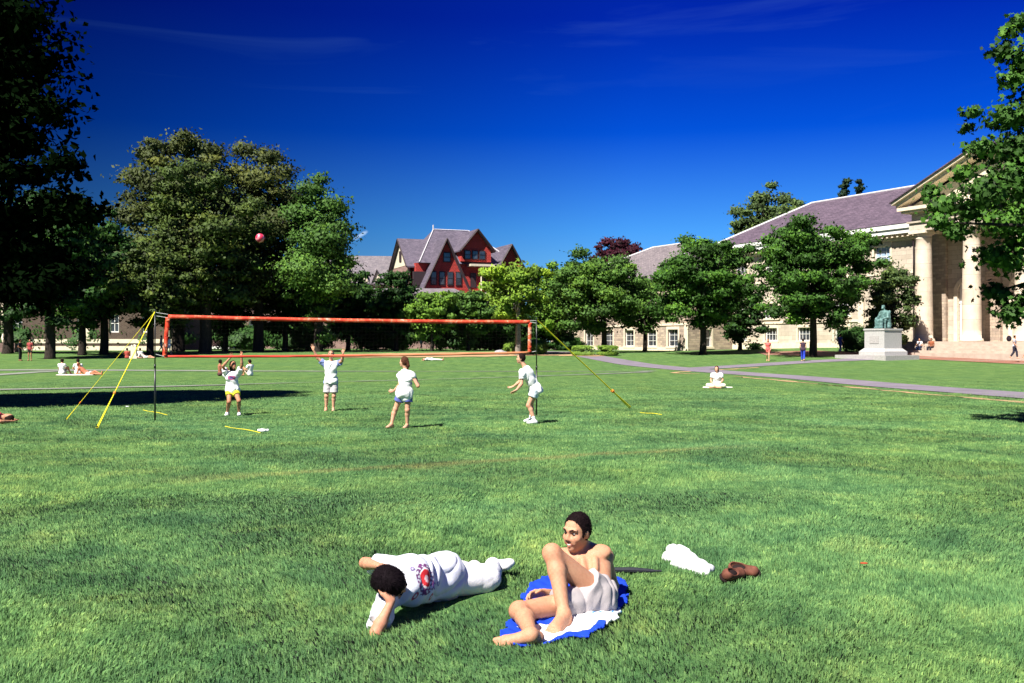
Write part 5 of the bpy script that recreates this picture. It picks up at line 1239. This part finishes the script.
# frame of the chest: decals are placed by distance on the chest surface
nB, pB = JB['neck'], JB['pelvis']; SxB = JB['shR'] - JB['shL']; SxB = norm(SxB - (SxB @ TB) * TB); FrB = norm(np.cross(TB, SxB))
def chestcol(v, c):
    q = v - pB; t_ = q @ TB; s_ = q @ SxB; f_ = q @ FrB; L = np.linalg.norm(nB - pB); front = f_ > .03
    wob = .006 * np.sin(90 * t_) + .006 * np.sin(110 * s_ + 1)
    e = ((t_ - .76 * L) / .070)**2 + ((s_ + .0) / .085)**2 + wob * 6
    m = front & (e < 1.25) & (np.sin(150 * t_ + 2 * np.sin(90 * s_)) * np.sin(130 * s_ + 1) > -.35); c[m] = (.16, .05, .16)
    e2 = ((t_ - .76 * L) / .046)**2 + ((s_ + .005) / .058)**2; m = front & (e2 < 1.15); c[m] = (.8, .8, .8)
    m = front & (e2 < .85); c[m] = (.62, .03, .04)
    e5 = ((t_ - .76 * L) / .016)**2 + ((s_) / .022)**2; m = front & (e5 < 1); c[m] = (.8, .6, .6)
    for (a, b, r_, col) in ((.60, .05, .022, (.18, .10, .35)), (.56, -.03, .018, (.2, .16, .4)), (.62, .11, .02, (.35, .05, .12)), (.92, .09, .022, (.35, .05, .12)), (.50, .04, .014, (.12, .14, .35)), (.92, -.07, .014, (.2, .1, .3))):
        e3 = np.sqrt((t_ - a * L)**2 + (s_ - b)**2); c[front & (e3 < r_ * 1.0) & (e3 > r_ * .5)] = col
    return c
b1 = V([-.5, 6.15, ZG])
bodyB, HB_, frB, _ = person('dark haired man in white lying on his side, head propped on one hand', JB, b1, .0062, skin=(.52, .28, .18), hair=(.007, .004, .006), shirt=(.66, .68, .76), bottoms=(.76, .75, .77), leg=1.93,
    shoes=(.75, .75, .75), fine=True, s=.86, headscale=1.12, fold=1.5, hairstyle='mop', sleeve=.72, colfn={'shirt': chestcol}, bot_name='trousers', flare=.004, waist=.10, hem=.11)

# --- towel
poly = [(500, 640), (507, 626), (516, 612), (524, 596), (531, 583), (543, 577), (556, 579), (585, 575), (612, 576), (626, 582), (627, 600), (616, 622), (600, 633), (588, 640), (570, 639), (548, 643), (530, 646), (512, 645)]
def towel():
    P = V([[(px - 512) / FP * (dd := 1.64 / (py - HOR) * FP), dd] for px, py in poly])
    lo, hi = P.min(0), P.max(0); h = .006; nx_, ny_ = ((hi - lo) / h).astype(int) + 2
    gx, gy = np.meshgrid(lo[0] + h * np.arange(nx_), lo[1] + h * np.arange(ny_))
    x, y = gx.ravel(), gy.ravel(); ins = np.zeros(len(x), bool)
    xx = x + .012 * np.sin(31 * y) + .008 * np.sin(57 * x) + .003 * np.sin(190 * y) + .002 * np.sin(260 * x); yy = y + .012 * np.sin(27 * x + 1)
    j = len(P) - 1
    for i in range(len(P)):
        xi, yi = P[i]; xj, yj = P[j]
        m = ((yi > yy) != (yj > yy)) & (xx < (xj - xi) * (yy - yi) / (yj - yi + 1e-12) + xi); ins ^= m; j = i
    z = ZG + .028 + .012 * np.sin(11 * x + 6 * y + 2 * np.sin(5 * y)) + .007 * np.sin(23 * y - 17 * x + 2 * np.sin(13 * x)) + .003 * np.sin(60 * x + 40 * y)
    # a raised fold near the near edge
    z += .028 * np.exp(-((y - (5.72 + .12 * np.sin(7 * x))) / .035)**2) * (x > .15)
    ids = -np.ones(len(x), int); ids[ins] = np.arange(ins.sum())
    q = (np.arange(ny_ - 1)[:, None] * nx_ + np.arange(nx_ - 1)[None]).ravel(); F4 = np.stack([q, q + 1, q + 1 + nx_, q + nx_], 1); F4 = F4[ins[F4].all(1)]
    x, y, z = x[ins], y[ins], z[ins]
    px = 512 + FP * x / y; py = HOR + FP * (CAMH - z) / y
    # white woven middle, blue borders (in towel coordinates)
    u = (x - .12) * .80 + (y - 5.55) * .60; v_ = -(x - .12) * .60 + (y - 5.55) * .80
    w_ = v_ + .03 * np.sin(9 * u) + .012 * np.sin(31 * u)
    col = np.tile(V([.012, .05, .48]), (len(x), 1))
    white = (w_ > -.12 + .02 * np.sin(14 * u)) & (w_ < .16) & (u > .0) ; white |= (u > .44 + .02 * np.sin(30 * v_)) & (w_ > -.42) & (w_ < .16) 
    col[white] = (.80, .80, .80)
    sp_ = (np.sin(60 * u + 3 * np.sin(31 * v_)) * np.sin(47 * v_ + 2 * np.sin(23 * u)) > .55) & (u > .42) & (w_ > .02); col[sp_ & white] = (.05, .20, .50)
    sp2 = (u < -9) & (np.sin(50 * u + 1) * np.sin(38 * v_ + 2 * np.sin(33 * u)) > .93) & ~white; col[sp2] = (.35, .45, .75)
    b = V([.35, 5.9, ZG]); vv = np.stack([x, y, z], 1) - b; n0 = len(vv)
    vv = np.vstack([vv, vv - V([0, 0, .014])]); F = ids[F4]; Fb = F[:, ::-1] + n0
    # rim
    e = {}
    for f in F:
        for a_, b_ in zip(f, np.roll(f, -1)): e[(int(a_), int(b_))] = 1
    rim = [(a_, b_) for (a_, b_) in e if (b_, a_) not in e]; Rm = V([(b_, a_, a_ + n0, b_ + n0) for a_, b_ in rim])
    me = npmesh('beach_towel', vv, np.vstack([F, Fb, Rm]), True, np.vstack([col, col]))
    o = link('beach_towel', me, M_CLOTH, loc=b); tag(o, 'blue and white beach towel spread under the shirtless man', 'towel'); return P
TOWEL = towel()
# --- white shirt heap, brown shoes, narrow dark bar
g = ground(690, 566)
S = SDF(); 
for (px, py, r1, r2, k_) in ((672, 560, .06, .045, 1), (679, 557, .05, .05, 1), (686, 563, .075, .05, 1), (697, 568, .07, .04, 1), (706, 572, .045, .028, 1)):
    c_ = ground(px, py); S.ell(c_ + V([0, 0, .02]), [r1 * 1.1, r1 * 1.4, r2], k=.06)
S.cap(ground(676, 566) + Z1 * .02, ground(705, 575) + Z1 * .015, .035, .022, .05); S.cap(ground(672, 552) + Z1 * .02, ground(690, 560) + Z1 * .04, .035, .03, .05)
o = sdfobj('folded_shirt', S, .008, M_CLOTH, g, (.70, .70, .72), noise=(.008, 60), ridge=True); tag(o, 'white shirt dropped in a heap on the grass right of the seated man', 'shirt')
M_LEATH = mat_plain('brown_leather', (.13, .048, .032), .75, .15, 18, .35, .4); M_SOLE = mat_plain('shoe_insole', (.02, .012, .012), .8, .1, 10, .1, .1)
def shoe(px, py, ang, label, roll=40):
    g = ground(px, py); root = empty('shoe', g, ang); tag(root, label, 'shoe', 'pair of brown shoes on the grass')
    S = SDF(); S.cap([0, -.07, .04], [0, .075, .035], .040, .042, .03); S.cap([0, -.07, .065], [0, -.03, .06], .036, .036, .03); S.ell([0, -.030, .085], [.032, .058, .05], k=.006, sub=True)
    v, f = S.mesh(.005, clips=[(V([0, 0, .008]), -Z1)]); link('upper', npmesh('upper', v, f, True), M_LEATH, root)
    S = SDF().cap([0, -.075, .01], [0, .08, .01], .043, .046, .02); v, f = S.mesh(.006, clips=[(V([0, 0, .018]), Z1), (V([0, 0, -.004]), -Z1)]); link('sole', npmesh('sole', v, f, True), M_SOLE, root)
    S = SDF().ell([0, -.03, .055], [.030, .054, .018]); v, f = S.mesh(.005); link('insole', npmesh('insole', v, f, True), M_SOLE, root)
    root.scale = (.95, .95, .85); root.rotation_euler = (0, R(roll), ang); root.location = (g[0], g[1], g[2] + .03); return root
shoe(731, 581.5, R(-52), 'nearer brown shoe, dark opening facing the camera'); shoe(744.5, 577, R(-125), 'farther brown shoe pointing right, behind the first')
g = ground(631, 574.5); mb = MB(); mb.tube([(-.17, .02, .03), (.02, 0, .032), (.16, -.01, .028)], [.017, .02, .012], 8); mb.tube([(.16, -.01, .028), (.215, -.012, .028)], [.008, .008], 6); o = mb.build('dark_bar', mat_plain('matte_dark', (.02, .022, .03), .7, .2, 20, .3, .2), loc=g); tag(o, 'narrow dark bar lying in the grass behind the towel', 'bar')  # narrow tapered dark bar on the grass behind the towel
g = ground(864, 570); o = sdfobj('fallen_leaf', SDF().ell([0, 0, .05], [.03, .022, .006]), .004, M_CLOTH, V([0, 0, 0.]), (.35, .07, .03)); o.location = [float(a) for a in g]; tag(o, 'single reddish brown leaf in the grass at lower right', 'leaf')

# --- players
def feetz(p): return float(gz(p[0], p[1]))
# setter, left
d = 25.2
Jp = dict(pelvis=W(232.5, 389, d), neck=W(232, 371.5, d), head=W(233, 365.0, d - .02), face=norm([.55, -.6, .35]), up=norm([-.1, .25, 1]),
          shR=W(226, 374.5, d), shL=W(238.5, 373.5, d), elR=W(223, 366, d - .2), wrR=W(230, 358, d - .18), elL=W(242, 365, d - .15), wrL=W(241.5, 356.5, d - .2),
          hipR=W(229.5, 391, d), hipL=W(235.5, 391, d), knR=W(229, 402, d - .22), knL=W(239, 401, d - .25), anR=W(227.3, 412.3, d), anL=W(239, 412.3, d - .02), toR=W(225.5, 414, d - .25), toL=W(239.5, 414.5, d - .25), fupR=Z1, fupL=Z1,
          handR=(norm([.3, .1, 1]), norm([.3, -.5, .5]), 1, .3), handL=(norm([.05, .1, 1]), norm([-.3, -.5, .5]), -1, .3))
def tcol(v, c):
    m = ((v[:, 0] - W(233, 378, d)[0]) / .10)**2 + ((v[:, 2] - W(233, 377.5, d)[2]) / .06)**2; c[(m < 1) & (v[:, 1] < d)] = (.45, .12, .25); c[(m < .3) & (v[:, 1] < d)] = (.15, .1, .3); return c
GP = 'volleyball players'
b = V([W(233, 414, d)[0], d, 0.]); 
person('player in white printed shirt and yellow shorts reaching both hands up to set', Jp, b, .011, skin=SK_T, hair=HB, shirt=WHT, bottoms=(.62, .62, .04), shoes=WHT, s=.93, female=True, sleeve=.6, leg=.42, group=GP, colfn={'shirt': tcol}, hairstyle='long', hem=.10)
# arms-up man beyond the net
d = 26.7
Jp = dict(pelvis=W(331, 382.5, d), neck=W(331, 361.5, d), head=W(331, 354.5, d - .02), face=norm([.05, -1, .15]), up=Z1,
          shR=W(324, 363.5, d), shL=W(338, 363.5, d), elR=W(317.5, 358, d - .05), wrR=W(313.5, 350, d - .12), elL=W(342, 361, d - .25), wrL=W(343, 353.5, d - .38),
          hipR=W(327.5, 384, d), hipL=W(334.5, 384, d), knR=W(326.5, 396, d - .05), knL=W(334, 396, d - .05), anR=W(326, 408.2, d), anL=W(333.3, 408.2, d), toR=W(325, 410, d - .25), toL=W(333, 410, d - .25), fupR=Z1, fupL=Z1,
          handR=(norm([-.35, 0, 1]), norm([0, -1, 0]), 1, .12), handL=(norm([.15, 0, 1]), norm([0, -1, 0]), -1, .2))
def sleevecol(v, c): c[(v[:, 0] < W(324.6, 0, d)[0]) | (v[:, 0] > W(337.6, 0, d)[0])] = (.22, .28, .55); return c
person('man in white shirt with blue sleeves, both arms raised, beyond the net', Jp, V([W(330, 0, d)[0], d, 0.]), .011, skin=SK_L, hair=(.20, .14, .09), shirt=WHT, bottoms=(.50, .47, .48), s=.95, sleeve=.5, leg=.72, flare=.02, group=GP, colfn={'shirt': sleevecol}, hem=.0)
# woman with pony tail
d = 21.35
Jp = dict(pelvis=W(404.5, 392, d), neck=W(406, 371, d), head=W(404, 362, d), face=norm([-.85, .5, .12]), up=norm([.02, 0, 1]),
          shR=W(412.5, 375.5, d - .08), shL=W(401, 375.5, d + .1), elR=W(418, 386, d - .12), wrR=W(416.5, 379.5, d + .2), elL=W(402, 385, d - .22), wrL=W(394.5, 390, d - .28),
          hipR=W(408, 395, d), hipL=W(401, 395, d), knR=W(407.5, 410, d - .02), knL=W(395.5, 409, d + .0), anR=W(407.2, 424.5, d + .05), anL=W(391.5, 424, d - .05), toR=W(405.5, 428.5, d - .02), toL=W(384, 427.5, d - .25), fupR=Z1, fupL=Z1,
          handL=(norm([-1, .0, -.15]), norm([0, 1, 0]), -1, 1.0), handR=(norm([-.1, 1, .2]), norm([-1, 0, 0]), 1, .8))
Jp['shR'], Jp['shL'] = W(412.5, 375.5, d - .06), W(400.5, 375.5, d + .06)
Jp['elL'] = W(399.5, 385.5, d + .0); Jp['wrL'] = W(393.5, 391, d + .05)
person('woman with brown ponytail in long white sleeveless top, back to the camera', Jp, V([W(400, 0, d)[0], d, 0.]), .011, skin=SK_L, hair=(.09, .035, .02), shirt=WHT, bottoms=(.10, .12, .35), s=.95, female=True, sleeve=0, leg=.46, flare=.02, hem=.19, hairstyle='pony', group=GP)
# crouching player on the right
d = 22.5
Jp = dict(pelvis=W(535.5, 389.5, d), neck=W(525.2, 367.5, d - .05), head=W(521, 358.5, d - .05), face=norm([-.95, .12, .05]), up=norm([-.15, 0, 1]),
          shL=W(522.5, 371.5, d - .18), shR=W(526.5, 370.5, d + .12), elL=W(521.5, 384, d - .26), wrL=W(516.5, 390, d - .32), elR=W(519.5, 382, d + .2), wrR=W(514, 386, d + .1),
          hipL=W(534.5, 391, d - .1), hipR=W(535.5, 391, d + .1), knL=W(528.5, 405.5, d - .12), knR=W(531, 404, d + .15), anL=W(534.3, 420, d - .15), anR=W(531.0, 418.5, d + .15), toL=W(526, 422.5, d - .2), toR=W(523, 420, d + .2), fupR=Z1, fupL=Z1,
          handL=(norm([-.7, 0, -.5]), norm([0, .6, .8]), 1, .4), handR=(norm([-.8, 0, -.3]), norm([0, -.4, .9]), -1, .4))
Jp['shL'], Jp['shR'], Jp['elL'], Jp['elR'], Jp['wrL'], Jp['wrR'] = Jp['shL'], Jp['shR'], Jp['elL'], Jp['elR'], Jp['wrL'], Jp['wrR']
person('dark haired player in white crouching with arms forward at the right end of the net', Jp, V([W(533, 0, d)[0], d, 0.]), .011, skin=SK_L, hair=HB, shirt=WHT, bottoms=(.62, .68, .75), shoes=WHT, socks=(.7, .7, .7), s=.95, sleeve=.6, leg=.40, flare=.018, group=GP, hem=.08, chest=1.1)

# --- people farther off
def far(kind, px, d, label, heading, group=None, h=.022, s=1.0, z=None, **kw):
    X = (px - 512) / FP * d; z = float(gz(X, d)) if z is None else z; loc = V([X, d, z]); J = pose(kind, loc, R(heading), s)
    person(label, J, loc, h, s=s, face=False, group=group, **kw)
far('cross', 717, 40, 'dark haired woman in white top sitting alone on the grass near the path', -160, skin=SK_L, hair=(.05, .02, .015), shirt=(.7, .72, .75), bottoms=(.75, .66, .5), leg=1.7, female=True, hairstyle='long', h=.018)
g = W(717, 388, 40); o = sdfobj('small_towel', SDF().ell([0, 0, .0], [.62, .38, .035]), .03, M_CLOTH, V([0, 0, 0.]), (.78, .76, .66), noise=(.008, 12)); o.location = [float(g[0]), 40.0, .03]; tag(o, 'pale towel under the woman sitting near the path', 'towel')
GW = 'people walking by the statue'
far('walk', 768, 77, 'woman in coral top and shorts walking on the path', 200, GW, skin=SK_L, hair=(.25, .12, .05), shirt=(.75, .13, .12), bottoms=(.65, .16, .14), female=True, hairstyle='long', s=1.0, sleeve=0)
far('walk', 803, 76, 'person in dark vest and blue trousers walking towards the statue', 20, GW, skin=SK_L, hair=HB, shirt=(.05, .03, .05), bottoms=(.03, .06, .45), leg=1.9, sleeve=.0)
far('walk', 840, 90, 'figure in blue walking beside the wall behind the statue tree', 60, GW, skin=SK_L, hair=HB, shirt=(.05, .06, .30), bottoms=(.08, .10, .3), leg=1.9)
def hallp(kind, x, y, z, label, heading, **kw):
    p = hl(x, y); loc = V([p[0], p[1], z]); J = pose(kind, loc, heading); person(label, J, loc, .024, face=False, **kw)
hallp('bench', 4.7, -6.0, .87, 'person in white shirt and blue jeans sitting at the left end of the portico steps', R(220), group='people on the portico steps', shirt=WHT, bottoms=(.12, .20, .38), leg=1.9, skin=SK_L)
hallp('bench', 5.9, -6.0, .87, 'person in rust shirt sitting on the portico steps beside the one in white', R(230), group='people on the portico steps', shirt=(.30, .10, .05), bottoms=(.03, .03, .04), leg=1.9, skin=SK_D)
hallp('walk', 16.6, -9.0, .62, 'person in white walking below the steps at the right edge', R(150), group='people on the portico steps', shirt=WHT, bottoms=(.6, .6, .6), skin=SK_L)
hallp('walk', 16.0, -9.6, .62, 'person in dark trousers below the steps beside the one in white', R(130), group='people on the portico steps', shirt=(.45, .42, .45), bottoms=(.03, .03, .05), leg=1.9, skin=SK_L)
p = hl(12.3, -4.9); o = sdfobj('backpack', SDF().ell([0, 0, .22], [.2, .16, .25]).ell([0, -.12, .15], [.14, .08, .14]).cap([-.08, 0, .42], [.08, 0, .42], .03), .03, M_CLOTH, V([0, 0, 0.]), (.02, .015, .02)); o.location = (p[0], p[1], 1.9); tag(o, 'black bag standing on the portico steps', 'bag')
GL = 'people sitting on the far left lawn'
far('sit', 62, 56, 'person in white seen from behind, leftmost of the sitting trio', 10, GL, skin=SK_L, hair=HB, shirt=WHT, bottoms=(.5, .5, .5))
far('sit', 78, 56, 'dark haired person in white sitting in the middle of the trio', -30, GL, skin=SK_L, hair=HB, shirt=WHT, bottoms=(.7, .6, .55))
far('recline', 87, 55, 'tanned person reclining at the right of the trio', 95, GL, skin=(.5, .22, .12), hair=(.15, .04, .02), shirt=(.45, .16, .09), bottoms=(.6, .5, .45), sleeve=0)
g = W(76, 378, 55); o = sdfobj('small_towel', SDF().ell([0, 0, 0], [1.1, .5, .03]), .04, M_CLOTH, V([0, 0, 0.]), (.7, .62, .55)); o.location = (float(g[0]), 55.0, .03); tag(o, 'pale towel under the sitting trio at left', 'towel')
far('sit', 220, 54, 'tanned bare backed person sitting behind the setting woman, left of her', 60, GL, skin=(.36, .15, .09), hair=HB, bottoms=(.1, .05, .05))
far('sit', 250, 54, 'person in white shirt sitting just right of the setting woman', -60, GL, skin=(.5, .28, .16), hair=HB, shirt=WHT, bottoms=(.6, .5, .4))
far('walk', 161, 98, 'person in pale pink beside another behind the left net tape', 60, 'people beyond the net corner', skin=SK_L, hair=HB, shirt=(.75, .55, .5), bottoms=(.6, .5, .45))
far('walk', 169, 92, 'person all in white just right of the left net tape', -60, 'people beyond the net corner', skin=SK_L, hair=HB, shirt=WHT, bottoms=WHT)
far('sit', 127, 85, 'person in red sitting left of the pale marker post', 0, 'people beyond the net corner', skin=SK_T, hair=HB, shirt=(.4, .08, .06), bottoms=(.1, .1, .12))
far('sit', 140, 85, 'person in white sitting right of the pale marker post', 0, 'people beyond the net corner', skin=SK_T, hair=HB, shirt=WHT, bottoms=(.5, .5, .5))
far('recline', 145, 85, 'person lying back in pale clothes right of the marker post', 90, 'people beyond the net corner', skin=SK_L, hair=HB, shirt=(.7, .55, .5), bottoms=(.5, .5, .5))
far('stand', 30, 80, 'person in red top at the left edge under the dark tree', 180, 'people under the dark left tree', skin=SK_T, hair=HB, shirt=(.35, .07, .07), bottoms=(.03, .03, .03))
far('stand', 20, 80, 'person in black standing at the left edge under the dark tree', 90, 'people under the dark left tree', skin=SK_D, hair=HB, shirt=(.02, .02, .025), bottoms=(.02, .02, .02), leg=1.9)
far('lie', -22, 22.6, 'person in red top lying at the left frame edge, only partly in view', -95, None, skin=SK_T, hair=HB, shirt=(.45, .05, .08), bottoms=(.03, .04, .09), leg=1.9, h=.016)
far('lie', 432, 80, 'person in pale clothes lying on the far lawn behind the ponytailed woman', 90, None, skin=SK_L, hair=HB, shirt=WHT, bottoms=(.75, .72, .6), leg=1.9)
far('walk', 421, 118, 'tiny person in white under the trees left of the reddish wall', 60, None, shirt=WHT, bottoms=(.3, .3, .3))
# pale marker post and pale seated statue at far left
g = W(134, 0, 85); g = V([g[0], 85, gz(g[0], 85)]); mb = MB(); mb.box(-.55, .55, -.4, .4, -.1, .25); mb.box(-.38, .38, -.28, .28, .25, 1.35)
mb.add([(-.38, -.28, 1.35), (.38, -.28, 1.35), (.38, .28, 1.35), (-.38, .28, 1.35), (-.2, -.14, 1.5), (.2, -.14, 1.5), (.2, .14, 1.5), (-.2, .14, 1.5)], [(0, 1, 5, 4), (1, 2, 6, 5), (2, 3, 7, 6), (3, 0, 4, 7), (4, 5, 6, 7)])
o = mb.build('stone_marker', M_TRIM, loc=g); o.scale = (.6, .6, .8); tag(o, 'squat pale stone marker among the people beyond the net corner', 'marker')
sd2 = 100.; g = V([(7 - 512) / FP * sd2, sd2, float(gz(-50, sd2))]); st2 = empty('statue', g, R(15)); tag(st2, 'pale seated stone figure on a pinkish plinth at the far left edge', 'statue')
mb = MB(); mb.box(-.9, .9, -.9, .9, -.2, .9); mb.build('pedestal', M_PINKST, st2)
fig = SDF(); fig.cap([0, .1, 1.1], [0, .15, 1.9], .38, .30, .1); fig.ell([0, 0, 2.25], [.13, .15, .18]); fig.cap([-.3, .1, 1.85], [-.38, -.35, 1.35], .13, .1, .08); fig.cap([.3, .1, 1.85], [.38, -.35, 1.35], .13, .1, .08)
for g_ in (-.18, .18): fig.cap([g_, 0, 1.2], [g_, -.6, 1.25], .18, .16, .08); fig.cap([g_, -.6, 1.25], [g_, -.6, .9], .16, .14, .08)
v, f = fig.mesh(.05, clips=[(V([0, 0, .9]), -Z1)]); link('figure', npmesh('figure', v, f, True), M_TRIM, st2)

# ================================================================== grass blades
def blades():
    r = np.random.default_rng(5); segs = [(4.6, 7.5, 8000), (7.5, 11, 5000), (11, 16, 2400), (16, 24, 1000), (24, 36, 420), (36, 50, 160)]
    Vs = []; Fs = []; Rn = []; base = 0
    for a, b, dens in segs:
        # uniform in area over the wedge seen by the camera, a little wider
        area = 1.22 * (b * b - a * a) / 2; n = int(area * dens); d = np.sqrt(r.uniform(a * a, b * b, n)); x = r.uniform(-.61, .61, n) * d
        # thin clumping
        cl = np.sin(x * 3.1 + 2 * np.sin(d * 1.7)) * np.sin(d * 2.3 + 2 * np.sin(x * 1.9)) + .6 * np.sin(x * 9 + d * 4) * np.sin(d * 11 - x * 5)
        keep = r.uniform(size=n) < (.72 + .22 * cl)
        ins = np.zeros(n, bool); j = len(TOWEL) - 1
        for i in range(len(TOWEL)):
            xi, yi = TOWEL[i]; xj, yj = TOWEL[j]; m = ((yi > d) != (yj > d)) & (x < (xj - xi) * (d - yi) / (yj - yi + 1e-12) + xi); ins ^= m; j = i
        keep &= ~ins
        # flattened under the lying man
        t_ = np.clip(((x + .72) * .55 + (d - 5.85) * .85) / 1.0, 0, 1); dist = np.hypot(x - (-.72 + .55 * t_), d - (5.9 + .72 * t_)); keep &= ~((dist < .13))
        x, d = x[keep], d[keep]; cl = cl[keep]; n = len(x); z = gz(x, d)
        hh = r.uniform(.016, .038, n) * (1 + .30 * cl) * (1 - .7 * sstep(26, 50, d)) * (1 + .25 * (r.uniform(size=n) > .93)); ww = np.maximum(.0026, d * .00042) * r.uniform(.7, 1.4, n)
        az = r.uniform(0, 2 * np.pi, n) ; ln = r.uniform(.1, .9, n) * hh
        # combed into soft drifts
        ca = 2.2 * np.sin(x * .8 + 1.3 * np.sin(d * .9)) + 1.5 * np.sin(d * .7 + x * .4)
        dx = np.cos(az) * .6 + np.cos(ca) * .7; dy = np.sin(az) * .6 + np.sin(ca) * .7
        wa = r.uniform(0, np.pi, n); wx, wy = np.cos(wa) * ww, np.sin(wa) * ww
        z0 = z - .006
        if b <= 11:
            p = [np.stack([x - wx, d - wy, z0], 1), np.stack([x + wx, d + wy, z0], 1), np.stack([x + wx * .8 + dx * ln * .35, d + wy * .8 + dy * ln * .35, z + hh * .6], 1), np.stack([x + dx * ln, d + dy * ln, z + hh * (1 - .25 * (ln / hh) ** 2)], 1), np.stack([x - wx * .8 + dx * ln * .35, d - wy * .8 + dy * ln * .35, z + hh * .6], 1)]
            Vv = np.stack(p, 1).reshape(-1, 3); k = 5; F = base + np.arange(n * 5).reshape(n, 5); Fs.append(('5', F))
        else:
            p = [np.stack([x - wx, d - wy, z0], 1), np.stack([x + wx, d + wy, z0], 1), np.stack([x + dx * ln, d + dy * ln, z + hh], 1)]
            Vv = np.stack(p, 1).reshape(-1, 3); k = 3; F = base + np.arange(n * 3).reshape(n, 3); Fs.append(('3', F))
        Vs.append(Vv); base += len(Vv); rr = np.clip(r.normal(.45, .2, n), 0, .9); st = r.uniform(size=n) > .985; rr[st] = 1.0; Rn.append(np.repeat(rr, k))
    fl = [np.concatenate([f for k, f in Fs if k == '5']), np.concatenate([f for k, f in Fs if k == '3'])]
    o = link('grass', npmesh('grass', np.vstack(Vs), fl, attr=np.concatenate(Rn)), mat_blades())
    tag(o, 'short green lawn grass blades', 'grass', kind='stuff')
blades()
